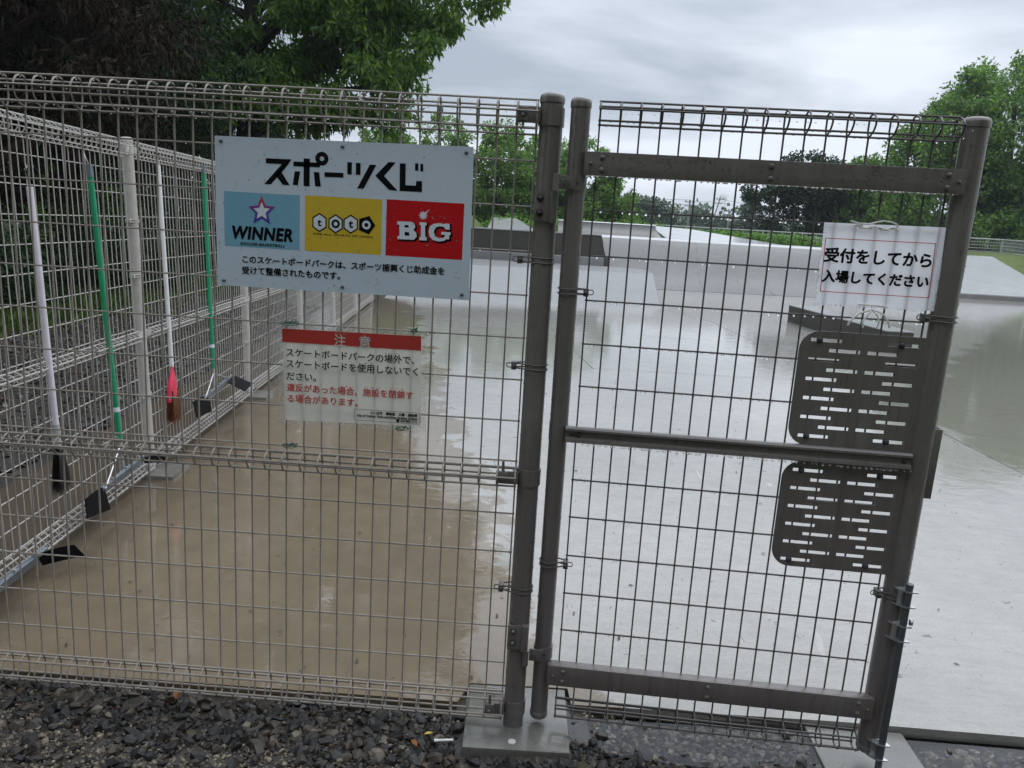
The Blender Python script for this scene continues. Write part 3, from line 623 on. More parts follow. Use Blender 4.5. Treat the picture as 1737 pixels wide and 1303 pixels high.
# slotted guard plates
def rrect(x0, x1, z0, z1, rads, n=8):
    pts = []
    for (cx, cz, r, a0) in ((x1-rads[1], z1-rads[1], rads[1], 0), (x0+rads[0], z1-rads[0], rads[0], 90), (x0+rads[3], z0+rads[3], rads[3], 180), (x1-rads[2], z0+rads[2], rads[2], 270)):
        for k in range(n+1):
            a = R(a0+90*k/n); pts.append((cx+r*math.cos(a), cz+r*math.sin(a)))
    return pts
def guard(z0, z1, ztop_row):
    outer = rrect(0.5585, 0.882, z0, z1, (0.05, 0.012, 0.012, 0.05))
    polys = [outer]; dz = 0.0515; hx, hz = 0.0392, 0.0046
    for c, x0, off, cnt in (('A', 0.624, 0, 6), ('B', 0.673, 0.0258, 5), ('C', 0.7695, 0.0258, 5), ('D', 0.8175, 0.0, 6)):
        for k in range(cnt):
            z = ztop_row-off-dz*k; polys.append([(x0-hx, z-hz), (x0-hx, z+hz), (x0+hx, z+hz), (x0+hx, z-hz)])
    o = shape2d(polys, 'guard_plate', M['gate_paint'], gate, 0.003, 0, -0.008)
    for x, z in ((0.6065, ztop_row), (0.811, ztop_row), (0.6065, ztop_row-5*dz), (0.811, ztop_row-5*dz)):
        MB().dome((x, -0.0095, z), 0.0082, 0.008, n=14).build('bolt', M['black_bolt'], o)
guard(0.931, 1.238, 1.2145); guard(0.583, 0.886, 0.861)
# drop bolt with its keeper plates
db = MB().tube([(0.924, -0.042, -0.03), (0.922, -0.042, 0.577)], 0.0095, 14).build('drop_bolt', M['dark_steel'], gate)
for z in (0.557, 0.513, 0.455, 0.411, 0.087, 0.040):
    poly = [(0.888, -0.022), (0.892, -0.034), (0.906, -0.049), (0.916, -0.056), (0.942, -0.053), (0.942, -0.048), (0.935, -0.036), (0.932, -0.022)]
    MB().add([(x, y, z-0.0015) for x, y in poly]+[(x, y, z+0.0015) for x, y in poly], [tuple(range(7, -1, -1)), tuple(range(8, 16))]+[(k, (k+1) % 8, (k+1) % 8+8, k+8) for k in range(8)]).build('keeper_plate', M['zinc'], db)
for z0, z1 in ((0.507, 0.562), (0.405, 0.460), (0.035, 0.092)): MB().bbox(0.898, 0.936, -0.034, -0.028, z0, z1, 0.001).build('keeper_back', M['zinc'], db)
MB().dome((0.938, -0.051, 0.472), 0.005, 0.006).bbox(0.934, 0.944, -0.050, -0.044, 0.46, 0.478, 0.001).build('stop_screw', M['zinc'], db)
MB().bbox(0.931, 0.951, -0.006, -0.002, 0.809, 1.000, 0.0008).bbox(0.9475, 0.951, -0.0025, 0.026, 0.809, 1.000, 0.0008).build('strike_plate', M['gate_paint'], gate)
# rain drops hanging under the wires and rails of the gate
def drops(name, parent, items, mtl='drop'):
    # items: (x,y,z,r,stretch) ; beads with a rounded belly
    uv = []; 
    bm = bmesh.new(); bmesh.ops.create_icosphere(bm, subdivisions=1, radius=1); bm.verts.index_update()
    V0 = np.array([v.co[:] for v in bm.verts]); F0 = np.array([[v.index for v in f.verts] for f in bm.faces]); bm.free()
    A = np.array([(a[0], a[1], a[2]) for a in items]); S_ = np.array([(a[3], a[4], a[5]) for a in items])
    V = (V0[None]*S_[:, None]+A[:, None]).reshape(-1, 3); F = (F0[None]+(np.arange(len(A))*len(V0))[:, None, None]).reshape(-1, 3)
    o = np_mesh(name, V, F, M[mtl], parent, True); o['kind'] = 'stuff'; return o
it = []
for z in GROWS:
    x = 0.0
    while x < 0.85:
        x += rnd.uniform(0.010, 0.045)
        if rnd.random() < (0.85 if z > 0.7 else 0.3):
            r = rnd.uniform(0.0024, 0.0042); it.append((x, 0.004, z-0.0025-r*0.55, r*1.15, r, r*0.9))
for z in (1.594, 0.889):
    x = -0.02
    while x < 0.88:
        x += rnd.uniform(0.006, 0.022); r = rnd.uniform(0.0024, 0.0042); it.append((x, -0.030, z-r*0.5, r*1.2, r, r*0.9))
for a, b_ in ((0.034, 1.7185+0.009), (0.045, 1.7185+0.027), (0.0, 1.7185)):
    x = 0.0
    while x < 0.85:
        x += rnd.uniform(0.012, 0.05); r = rnd.uniform(0.0015, 0.0026); it.append((x, -a, b_-0.002-r*0.6, r*1.15, r, r*0.9))
hang = it; it = []
for cx, r0 in ((-0.0495, 0.025), (0.9045, 0.030)):
    for k in range(420):
        a = R(rnd.uniform(185, 355)); z = rnd.uniform(0.1, 1.75); r = rnd.uniform(0.0009, 0.0024)
        it.append((cx+r0*math.cos(a), 0.004+r0*math.sin(a), z, r, r*0.8, r*rnd.uniform(1, 1.6)))
for k in range(230):
    r = rnd.uniform(0.0010, 0.0026); it.append((rnd.uniform(-0.02, 0.88), -0.033, rnd.uniform(1.598, 1.648), r, r*0.5, r*rnd.uniform(1, 1.7)))
for k in range(60):
    r = rnd.uniform(0.0007, 0.0014); it.append((rnd.uniform(0.57, 0.87), -0.0097, rnd.choice([rnd.uniform(0.95, 1.22), rnd.uniform(0.6, 0.87)]), r, r*0.5, r*1.3))
drops('rain_drops', gate, hang); drops('rain_beads', gate, it, 'bead')
it = []
for z in FROWS:
    x = -1.5
    while x < -0.02:
        x += rnd.uniform(0.02, 0.09)
        if rnd.random() < (0.6 if z > 0.7 else 0.18):
            r = rnd.uniform(0.0016, 0.0028); it.append((x, 0.004, z-0.0025-r*0.6, r*1.15, r, r*0.9))
for z, dn in ((1.6895, 1), (0.742, 0.9)):
    for a, b_ in ROLLH:
        x = -1.5
        while x < -0.05:
            x += rnd.uniform(0.02, 0.07); r = rnd.uniform(0.0014, 0.0025); it.append((x, -a, z+b_*dn-0.002-r*0.6, r*1.1, r, r*0.9))
hang = it; it = []
for k in range(520):
    a = R(rnd.uniform(185, 355)); z = rnd.uniform(0.05, 1.76); r = rnd.uniform(0.0009, 0.0025)
    it.append((FX+0.030*math.cos(a), 0.030*math.sin(a), z, r, r*0.8, r*rnd.uniform(1, 1.6)))
drops('rain_drops', fence, hang); drops('rain_beads', fence, it, 'bead')
# ------------------------------------------------------------------ skate park beyond the gate
def solid(name, top, material, parent=None, zb=-0.05):
    # polygon top with skirt down to the ground
    n = len(top); mb = MB(); mb.add(list(top)+[(x, y, zb) for x, y, z in top], [tuple(range(n))]+[(k, k+n, (k+1) % n+n, (k+1) % n) for k in range(n)])
    return mb.build(name, material, parent)
def tops(name, faces, material, parent=None, zb=-0.05):
    mb = MB()
    for top in faces:
        n = len(top); mb.add(list(top)+[(x, y, zb) for x, y, z in top], [tuple(range(n))]+[(k, k+n, (k+1) % n+n, (k+1) % n) for k in range(n)])
    return mb.build(name, material, parent)
fb = wempty('skate_ramp', (0, 15, 0), 'low grey concrete ramp and pad standing before the dark stepped ledge', 'ramp')
tops('ramp_body', [[(-3.0, 12.6, 0.0), (2.36, 13.96, 0.0), (2.62, 17.6, 0.5), (-3.0, 16.6, 0.5)], [(-3.0, 16.6, 0.5), (2.62, 17.6, 0.5), (2.75, 19.6, 0.5), (2.2, 20.4, 0.5), (-3.0, 20.4, 0.5)]], M['ramp'], fb)
lg = wempty('skate_ledge', (0, 21.2, 0), 'long dark stepped concrete ledge between the fence post and the pale bank', 'ledge')
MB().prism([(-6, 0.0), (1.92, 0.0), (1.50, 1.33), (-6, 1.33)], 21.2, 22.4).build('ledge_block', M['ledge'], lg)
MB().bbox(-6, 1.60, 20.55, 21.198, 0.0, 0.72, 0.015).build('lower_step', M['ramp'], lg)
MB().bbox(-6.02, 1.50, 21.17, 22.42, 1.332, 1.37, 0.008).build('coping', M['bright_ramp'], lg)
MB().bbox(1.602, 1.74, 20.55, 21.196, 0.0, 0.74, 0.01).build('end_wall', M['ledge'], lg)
# right bank with a curved foot
bk = wempty('skate_bank', (5, 20, 0), 'wide pale concrete bank with a curved foot seen through the gate mesh', 'ramp')
prof = [(0.0, 0.0), (0.10, 0.012), (0.22, 0.06), (0.36, 0.16), (0.52, 0.32), (0.70, 0.62), (0.85, 0.87), (0.97, 0.985), (1.0, 1.0)]
mb = MB()
secs = [((1.74, 19.3), (1.60, 22.25)), ((3.0, 19.5), (3.0, 22.25)), ((8.0, 20.2), (8.35, 22.4)), ((10.4, 21.6), (9.05, 23.3)), ((11.4, 27), (9.6, 26))]
for s0, s1 in secs:
    for t, h in prof: mb.v.append((s0[0]+(s1[0]-s0[0])*t, s0[1]+(s1[1]-s0[1])*t, h*1.29+0.004))
k = len(prof)
for i in range(len(secs)-1):
    for j in range(k-1): mb.f.append((i*k+j, (i+1)*k+j, (i+1)*k+j+1, i*k+j+1)); mb.sm.append(True)
mb.build('bank_face', M['bank'], bk)
for x_ in (4.35, 6.3):
    t_ = (x_-3)/5; f0, f1 = 19.5+0.7*t_, 22.25+0.15*t_
    MB().tube([(x_+0.25*h*t_, f0+(f1-f0)*q, h*1.29+0.004) for q, h in prof], 0.010, 5).build('joint_seam', M['kerb'], bk)
mb = MB(); lo = [(1.60, 22.25), (3.0, 22.25), (8.35, 22.4), (9.05, 23.3), (9.6, 26)]; hi = [(1.60, 22.5), (3.0, 22.5), (8.3, 22.65), (8.9, 23.4), (9.4, 26)]
mb.add([(x, y, 1.294) for x, y in lo]+[(x, y, 1.356) for x, y in hi], [(k, k+1, k+6, k+5) for k in range(4)]); mb.build('rounded_lip', M['bright_ramp'], bk)
solid('deck', [(1.60, 22.5, 1.355), (3.0, 22.5, 1.355), (8.3, 22.65, 1.355), (8.9, 23.4, 1.355), (9.4, 26, 1.355), (9.4, 27.6, 1.355), (1.66, 27.6, 1.355)], M['bright_ramp'], bk)
# quarter pipe on the far side of the deck
qp = wempty('quarter_pipe', (0, 28, 0), 'weathered concrete quarter pipe wall on the far side of the deck', 'ramp')
mb = MB()
for x in (0.3, 3.9):
    for t in range(7):
        a = R(90*t/6*0.85); mb.v.append((x+(0.25 if x > 1 else 0)*(1-t/6), 27.1+0.9*math.sin(a), 1.34+0.42*(1-math.cos(a))/(1-math.cos(R(76.5)))))
for j in range(6): mb.f.append((j, j+7, j+8, j+1)); mb.sm.append(True)
mb.build('curved_wall', M['kerb'], qp)
MB().box(0.3, 3.92, 27.99, 29.5, 1.2, 1.775).build('top_deck', M['ramp'], qp)
MB().tube([(0.3, 27.98, 1.775), (3.92, 27.98, 1.775)], 0.03, 8).build('coping_pipe', M['zinc'], qp)
wb = wempty('skate_bank', (5.5, 30, 0), 'flat white sloping bank rising behind the deck right of the quarter pipe', 'ramp')
solid('bank_face', [(4.25, 27.3, 1.36), (8.6, 27.3, 1.33), (6.6, 36, 1.80), (4.0, 30.5, 1.80)], M['bright_ramp'], wb)
wl = wempty('skate_bank', (-1.6, 31, 0), 'small white sloping bank beside the grassy mound behind the ledge', 'ramp')
solid('bank_face', [(-2.5, 29.8, 1.33), (-0.6, 29.8, 1.36), (-1.55, 34, 1.82), (-2.6, 34, 1.80)], M['bright_ramp'], wl)
gb = wempty('grind_box', (4.8, 10.6, 0), 'low dark grind ledge with pale top on the wet slab behind the slotted plate', 'ledge')
def qbox(mb, a, b, w_, z0, z1):
    a, b = Vector((*a, 0)), Vector((*b, 0)); d = (b-a).normalized(); q = Vector((-d.y, d.x, 0))*w_
    c = [a, b, b+q, a+q]; return mb.add([(p.x, p.y, z0) for p in c]+[(p.x, p.y, z1) for p in c], [(0, 3, 2, 1), (4, 5, 6, 7), (0, 1, 5, 4), (1, 2, 6, 5), (2, 3, 7, 6), (3, 0, 4, 7)])
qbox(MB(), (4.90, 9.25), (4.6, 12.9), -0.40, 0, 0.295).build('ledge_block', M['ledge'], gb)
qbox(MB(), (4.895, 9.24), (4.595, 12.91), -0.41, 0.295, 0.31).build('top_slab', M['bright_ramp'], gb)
rb = wempty('skate_bank', (15, 27, 0), 'smooth pale concrete bank with a dark kerb at the right edge behind the gate post', 'ramp')
solid('bank_face', [(12.0, 26.1, 0.17), (17.85, 26.25, 0.17), (17.9, 31.0, 1.36), (12, 31, 1.36)], M['bright_ramp'], rb)
solid('flat_apron', [(11.0, 24.2, 0.16), (24, 24.7, 0.16), (24, 26.3, 0.17), (12.0, 26.1, 0.17)], M['bright_ramp'], rb)
qbox(MB(), (24, 24.55), (11.0, 24.05), -0.14, -0.02, 0.14).build('kerb', M['kerb'], rb)

# ------------------------------------------------------------------ grass mounds and berm
def mound(name, cx, cy, rx, ry, h, base=-0.17, sharp=2.0, n=40):
    mb = MB()
    for j in range(n+1):
        for i in range(n+1):
            u, v = -1+2*i/n, -1+2*j/n; d = min(1.0, (abs(u)**sharp+abs(v)**sharp)**(1/sharp))
            s_ = (1-d); s_ = s_*s_*(3-2*s_); s_ = min(1, s_*1.9)
            x, y = cx+u*rx, cy+v*ry
            mb.v.append((x, y, base+(h-base)*s_+0.06*math.sin(1.7*x+2*y)*s_))
    for j in range(n):
        for i in range(n):
            a = j*(n+1)+i; mb.f.append((a, a+1, a+n+2, a+n+1)); mb.sm.append(True)
    return prop(mb.build(name, M['meadow'], fix=False), kind='structure')
mound('hill_behind_ledge', -7.5, 36, 7.5, 8, 1.95)
mound('hill_berm', 2, 55, 34, 17, 1.35, sharp=4)
mound('hill_right', 27, 38, 14, 13, 1.5, sharp=3)
mound('hill_beside_bank', 24.9, 33.5, 7.2, 8.2, 1.42, sharp=5)

# ------------------------------------------------------------------ far fences, rails, poles
def rail_fence(label, pts, h, n_h, group=None, mesh=True, mname='rail_fence'):
    o = empty(mname, pts[0], label, 'fence', group); inv = Vector(pts[0])
    for p in pts: MB().tube([Vector(p)-inv+Vector((0, 0, -0.4)), Vector(p)-inv+Vector((0, 0, h+0.05))], 0.045, 8).build('post', M['grey_post'], o)
    mb = MB()
    for a, b_ in zip(pts[:-1], pts[1:]):
        a, b_ = Vector(a)-inv, Vector(b_)-inv
        for k in range(n_h):
            z = Vector((0, 0, h*(1-k/n_h))); mb.tube([a+z, b_+z], 0.035 if k == 0 else 0.014, 6)
        if mesh:
            m_ = int((b_-a).length/0.12)
            for q in range(1, m_): p = a+(b_-a)*(q/m_); mb.tube([p+Vector((0, 0, 0.02)), p+Vector((0, 0, h))], 0.006, 4, cap=False)
    mb.build('rails', M['grey_post'], o); return o
rail_fence('distant grey mesh fence on the grassy mound right of the gate post', [(15.6, 38.6, 1.42), (18.2, 38.3, 1.42), (20.2, 38, 1.42), (21.9, 37.8, 1.42), (20.3, 32.2, 1.30), (19.9, 29, 1.0)], 0.75, 5)
rail_fence('distant low fence overgrown with ivy behind the wide bank', [(5.2, 41, 1.25), (7.2, 41, 1.25), (9.2, 41, 1.25), (11.2, 40.8, 1.25), (13.2, 40.6, 1.25), (15.5, 40.4, 1.25)], 0.72, 4)
gr = empty('guard_rail', (6, 46, 0.9), 'white guard rail along the road beyond the ivy', 'guard rail')
mb = MB()
for z in (0.55, 0.85): mb.tube([(-4, 2, z), (3, 0.5, z), (12, -0.8, z)], 0.03, 6)
mb.build('rails', M['white_rail'], gr)
for k in range(8): x = -4+2.2*k; MB().tube([(x, 2-0.19*(x+4), -0.9), (x, 2-0.19*(x+4), 0.95)], 0.05, 6).build('post', M['white_rail'], gr)
def pole(name, label, x, y, h, tilt=0, arm=1.2, base=0):
    o = empty(name, (x, y, base), label, 'utility pole', 'utility poles far beyond the park')
    MB().tube([(0, 0, -0.3), (tilt, 0, h)], 0.10, 8).build('shaft', M['pole_grey'], o)
    mb = MB()
    for z in (0.96, 0.88): mb.tube([(tilt*z-arm/2, 0, h*z), (tilt*z+arm/2, 0, h*z)], 0.06, 6)
    for k in (-0.4, 0, 0.4): mb.tube([(tilt+k*arm, 0, h*0.96), (tilt+k*arm, 0, h*0.96+0.25)], 0.05, 6)
    mb.build('cross_arm', M['pole_grey'], o); return o
P1 = pole('utility_pole', 'grey utility pole with a small cross arm left of the leaning pole', 15.8, 92, 5.6)
P2 = pole('utility_pole', 'leaning utility pole right of the straight one in the distance', 22.9, 118, 7.4, 1.6)
P3 = pole('utility_pole', 'short dark utility pole beside the distant lattice mast', 27.5, 125, 5.9)
mb = MB()
def sag(a, b_, s_, n=14): return [Vector(a).lerp(Vector(b_), t/n)+Vector((0, 0, -s_*4*(t/n)*(1-t/n))) for t in range(n+1)]
for dz in (0, -0.5):
    mb.tube(sag((-9, 110, 6.5+dz), (15.8, 92, 5.6+dz), 0.3), 0.022, 4); mb.tube(sag((15.8, 92, 5.6+dz), (24.4, 118, 7.1+dz), 0.3), 0.022, 4); mb.tube(sag((24.4, 118, 7.1+dz), (60, 130, 5.5+dz), 0.5), 0.022, 4)
prop(mb.build('power_lines', M['pole_grey']), 'thin power lines strung between the distant poles', 'cables')
py = empty('lattice_mast', (52.2, 250, 0), 'pale lattice radio mast on the horizon under the grey sky', 'mast')
mb = MB(); q = 1.0
for sx_, sy_ in ((1, 1), (1, -1), (-1, 1), (-1, -1)): mb.tube([(sx_*q, sy_*q, 0), (sx_*q*0.8, sy_*q*0.8, 13.2)], 0.08, 5)
for k in range(7):
    z0, z1 = 13.2*k/7, 13.2*(k+1)/7; r0, r1 = q*(1-0.2*k/7), q*(1-0.2*(k+1)/7)
    mb.tube([(-r0, -r0, z0), (r1, -r1, z1)], 0.07, 4); mb.tube([(r0, -r0, z0), (-r1, -r1, z1)], 0.07, 4); mb.tube([(-r1, -r1, z1), (r1, -r1, z1)], 0.07, 4)
mb.build('lattice', M['white_rail'], py); MB().bbox(-1.0, 1.0, -1.0, 1.0, 13.2, 14.6, 0.05).build('platform', M['white_rail'], py)
lp = empty('lamp_post', (-5.95, 39.5, 0), 'slim dark lamp post standing among trees above the sign corner', 'lamp post')
MB().tube([(0, 0, -0.2), (0, 0, 6.9)], 0.075, 10).build('pole', M['dark_pole'], lp); MB().bbox(-0.14, 0.14, -0.14, 0.14, 6.85, 7.15, 0.04).build('lamp_head', M['dark_pole'], lp)
lp2 = empty('lamp_post', (20.2, 41, 0), 'thin grey lamp post half hidden before the big tree near the gate corner', 'lamp post')
MB().tube([(0, 0, -0.2), (0, 0, 5.4)], 0.05, 10).build('pole', M['dark_pole'], lp2); MB().bbox(-0.1, 0.55, -0.14, 0.14, 5.4, 5.52, 0.04).build('lamp_head', M['grey_post'], lp2)

# ------------------------------------------------------------------ trees
def leaves(C_, Rc, n, size, rg, aspect=0.36, droop=0.35, spread=1.0):
    # C_: clump centres, n leaves scattered around them
    idx = rg.integers(0, len(C_), n)
    d = rg.normal(size=(n, 3)); d /= np.linalg.norm(d, axis=1)[:, None]
    P = C_[idx]+d*(Rc[idx]*rg.random(n)**0.5)[:, None]*np.array([1, 1, 0.75])
    a = rg.normal(size=(n, 3)); a[:, 2] -= droop*2; a += d*0.7; a /= np.linalg.norm(a, axis=1)[:, None]
    b = np.cross(a, rg.normal(size=(n, 3))); b /= np.linalg.norm(b, axis=1)[:, None]
    s_ = size*rg.uniform(0.65, 1.3, n)
    c = np.cross(a, b)
    v0 = P; v2 = P+a*s_[:, None]; mid = P+a*(s_*0.45)[:, None]+c*(s_*0.06)[:, None]
    v1 = mid+b*(s_*aspect*0.5)[:, None]; v3 = mid-b*(s_*aspect*0.5)[:, None]
    V = np.stack([v0, v1, v2, v3], 1).reshape(-1, 3)
    return V, np.arange(n*4).reshape(-1, 4)
def clumps(blobs, n, rg, shell=0.45):
    wts = np.array([b[3]*b[4]*b[5] for b in blobs])**0.75; wts /= wts.sum(); k = rg.choice(len(blobs), n, p=wts)
    B_ = np.array(blobs, float)[k]; d = rg.normal(size=(n, 3)); d /= np.linalg.norm(d, axis=1)[:, None]
    r_ = shell+(1-shell)*rg.random(n)**0.6
    return B_[:, :3]+d*r_[:, None]*B_[:, 3:6]
def tree(label, loc, blobs, n_leaf, size, trunk_r, crown_base, material, seed, group='trees', n_cl=None, cl_r=0.5, bark='bark', name='tree', aspect=0.36, droop=0.35, limbs=9, shell=0.45, cat='tree', lean=(0, 0)):
    rg = np.random.default_rng(seed); o = empty(name, loc, label, cat, group)
    C_ = clumps(blobs, n_cl or max(30, n_leaf//150), rg, shell); Rc = cl_r*rg.uniform(0.6, 1.35, len(C_))
    V, F = leaves(C_, Rc, n_leaf, size, rg, aspect, droop)
    np_mesh('crown', V, F, M[material], o)
    top = max(b[2]+b[5]*0.5 for b in blobs); cxy = np.mean(np.array(blobs)[:, :2], 0)
    mb = MB(); T = []
    for k in range(9):
        t = k/8; T.append(Vector((cxy[0]*t*t*0.6+0.06*math.sin(3*t+seed), cxy[1]*t*t*0.6+0.06*math.cos(2*t+seed), -0.3+(top+0.3)*t)))
    mb.tube(T, trunk_r, 10, radii=[trunk_r*(1.25 if k == 0 else 1)*(1-0.82*k/8) for k in range(9)])
    order = rg.choice(len(C_), min(limbs, len(C_)), replace=False)
    for i in order:
        e = Vector(C_[i]); t = min(0.85, max(crown_base/top, (e.z-0.35*math.hypot(e.x, e.y))/top)); k = t*8; k0 = int(k); s0 = T[k0].lerp(T[min(8, k0+1)], k-k0)
        md = s0.lerp(e, 0.5)+Vector((rg.normal()*0.12, rg.normal()*0.12, 0.12*(e-s0).length)); r0 = trunk_r*0.42*(1-0.5*t)
        mb.tube([s0, s0.lerp(md, 0.5)+Vector((0, 0, 0.03)), md, md.lerp(e, 0.55), e], r0, 6, radii=[r0, r0*0.8, r0*0.55, r0*0.35, r0*0.12])
    mb.build('trunk', M[bark], o, fix=False); return o
# big broadleaf tree whose crown hangs in from the left
tree('large broadleaf tree with long bright leaves reaching over the fence from the left', (-8.5, 20, -0.1),
     [(0.2, 0, 8.0, 4.2, 3.0, 3.6), (3.2, -0.3, 7.6, 2.6, 2.2, 2.4), (4.6, -0.5, 6.4, 1.6, 1.4, 1.4), (3.0, -0.6, 5.0, 2.2, 1.6, 1.1), (5.8, -0.2, 9.0, 2.3, 2, 1.9), (-2.0, 0, 5.5, 3, 2, 1.7), (0.6, -0.8, 4.4, 2.2, 1.4, 0.9), (3.5, 0, 10.8, 3.8, 3, 2.2), (2.5, 0, 14.0, 4.8, 3.4, 3.0)],
     125000, 0.22, 0.30, 3.0, 'leaf_broad', 3, 'tall trees on the left', 480, 0.55, limbs=60, aspect=0.36, droop=0.7)
# dark wood behind the side fence
dk = 'tall trees on the left'
specs = [((-9.5, 11.0, -0.1), 'dark cedar with reddish trunk at the left edge behind the fence', 'leaf_brown', 'red_bark', 21),
         ((-10.6, 15.5, -0.1), 'dark evergreen with drooping sprays left of the bright broadleaf tree', 'leaf_dark', 'red_bark', 22),
         ((-13, 15, -0.1), 'dark cedar deep in the wood behind the left corner', 'leaf_dark', 'bark', 23),
         ((-13.0, 19, -0.1), 'dark evergreen between the cedar and the broadleaf tree', 'leaf_dark', 'bark', 24),
         ((-12, 7.0, -0.1), 'brown tinged cedar nearest to the side fence at the left', 'leaf_brown', 'red_bark', 25),
         ((-16, 24, -0.1), 'tall dark cedar in the back row of the wood', 'leaf_dark', 'bark', 26),
         ((-17.5, 11.5, -0.1), 'dark cedar far back in the wood left of the others', 'leaf_dark', 'bark', 27),
         ((-13.5, 30, -0.1), 'dark cedar standing behind the broadleaf tree', 'leaf_dark', 'bark', 28)]
for i, (loc, lab, lm, bk_, sd_) in enumerate(specs):
    h = 12+2*(i % 3)
    tree(lab, loc, [(0, 0, h*0.62, 3.2, 3.0, h*0.36), (0.5, -0.4, h*0.3, 3.4, 2.8, h*0.2), (-1.5, 0, h*0.45, 2.6, 2.6, h*0.25)], 42000, 0.17, 0.30, 1.2, lm, sd_, dk, 330, 0.62, bk_, 'conifer_tree', 0.26, 0.8, 30)
# shrubs at the foot of the wood
for i, (x, y, r_, h, lm, lab) in enumerate(((-8.2, 8.0, 1.3, 1.2, 'leaf_dark', 'dark shrub at the wood edge left of the near green squeegee'), (-8.0, 11.5, 1.4, 1.3, 'leaf_dark', 'dark green bush at the foot of the wood behind the green handles'),
        (-8.6, 15.5, 1.6, 1.5, 'leaf_dark', 'low bush under the broadleaf tree'), (-9.4, 19, 1.6, 1.7, 'leaf_dark', 'green bush behind the far end of the side fence'), (-10.2, 5.2, 1.3, 1.2, 'leaf_dark', 'dark shrub at the left edge of the picture'),
        (-14.5, 22, 1.6, 2.3, 'ivy', 'bright lime bush glowing in a gap of the dark wood'), (-7.4, 22.5, 1.8, 2.2, 'leaf_mid', 'leafy bush under the low boughs behind the sign'), (-5.2, 25, 2.0, 2.2, 'leaf_mid', 'rounded green bush beyond the end of the slab'))):
    tree(lab, (x, y, -0.1), [(0, 0, h*0.55, r_, r_, h*0.6), (0.5*r_, 0.2, h*0.4, r_*0.7, r_*0.7, h*0.45)], 9000, 0.10, 0.05, 0.1, lm, 60+i, 'bushes at the edge of the wood', 60, 0.4, limbs=8, name='shrub', cat='shrub')
# trees behind the park
mids = [(-7.9, 40.5, 6.4, 2.4, 'pale green tree behind the slim lamp post'), (-1.7, 44, 6.9, 2.7, 'broad pale tree at the back of the row above the sign edge'), (-6.3, 42, 6.9, 2.3, 'tall pale green tree just right of the slim lamp post'), (-3.0, 41, 6.5, 2.2, 'light green tree right above the white sign corner'), (-0.4, 42.5, 6.6, 2.1, 'loose pale green tree left of the gate hinge'),
        (1.6, 40, 6.0, 2.0, 'bushy green tree seen between the fence post and the gate pipe'), (3.0, 41, 4.4, 1.35, 'small dense tree at the right end of the row behind the gate pipe'), (-9.6, 43, 6.2, 2.4, 'pale tree at the left end of the row behind the sign')]
for i, (x, y, h, r_, lab) in enumerate(mids):
    tree(lab, (x, y, 0.6), [(0, 0, h*0.66-0.6, r_, r_, h*0.38), (0.6*r_, 0, h*0.42-0.6, r_*0.75, r_*0.7, h*0.22), (-0.6*r_, 0.3, h*0.40-0.6, r_*0.75, r_*0.7, h*0.24), (0, 0, h*0.2, r_*0.9, r_*0.8, h*0.16)], 13000, 0.21, 0.13, 1.0, 'leaf_light' if i != 6 else 'leaf_mid', 80+i, 'row of trees behind the park', 120, 0.42, limbs=26, aspect=0.5, droop=0.2)
# right hand trees
tree('big rounded green tree behind the right gate post', (25.5, 45, 0.8), [(0.5, 0, 7.4, 5.6, 4.5, 4.2), (-3.6, -0.5, 6.0, 3.2, 3, 2.9), (3, -0.5, 4.0, 5, 4, 3.2), (-3.4, -1, 3.2, 4.0, 3, 2.4), (-1, -1.5, 1.6, 5.5, 3, 1.3)], 95000, 0.24, 0.4, 2, 'leaf_mid', 101, 'trees on the right beyond the park', 620, 0.72, limbs=20, aspect=0.5, droop=0.2)
tree('dark spreading tree seen through the gate above the paper notice', (17.0, 52, 0.6), [(0, 0, 4.6, 3.4, 3, 1.9), (-3.2, 0, 3.8, 1.8, 1.8, 1.0), (2.5, 0, 3.3, 3, 2.5, 1.8), (0, 0, 1.9, 3.6, 2.5, 1.1)], 30000, 0.24, 0.3, 1.2, 'leaf_dark', 102, 'trees on the right beyond the park', 230, 0.5, limbs=26, aspect=0.5, droop=0.2)
tree('bright green tree between the dark tree and the big rounded one', (20.3, 50, 0.6), [(0, 0, 4.6, 2.3, 2.2, 1.9), (0.3, -0.6, 2.4, 2.6, 2, 1.7)], 15000, 0.24, 0.25, 1.2, 'leaf_mid', 103, 'trees on the right beyond the park', 160, 0.5, limbs=12, aspect=0.5, droop=0.2)
tree('grey green conical tree left of the dark spreading tree', (15.2, 60, 0.2), [(0, 0, 1.5, 1.6, 1.5, 1.5), (0, 0, 3.0, 0.95, 0.9, 1.2)], 9000, 0.22, 0.16, 0.4, 'leaf_grey', 104, 'trees on the right beyond the park', 110, 0.35, limbs=8, aspect=0.4)
tree('dark round grove tree on the horizon left of the utility poles', (10.4, 108, -0.1), [(0, 0, 4.2, 3.6, 3, 2.7), (-2.4, 0, 3.6, 2.6, 2.5, 2.2), (2.6, 0, 2.6, 2.4, 2.4, 1.9), (0, 0, 1.6, 4.4, 3, 1.6)], 16000, 0.36, 0.3, 1, 'leaf_far', 105, 'far trees on the horizon', 200, 0.8, limbs=8, aspect=0.6)
tree('second dark grove tree at the right end of the far grove', (14.0, 110, -0.1), [(0, 0, 3.8, 3.0, 3, 2.6), (2.0, 0, 2.2, 2.4, 2.4, 1.8)], 12000, 0.36, 0.3, 1, 'leaf_far', 108, 'far trees on the horizon', 150, 0.8, limbs=8, aspect=0.6)
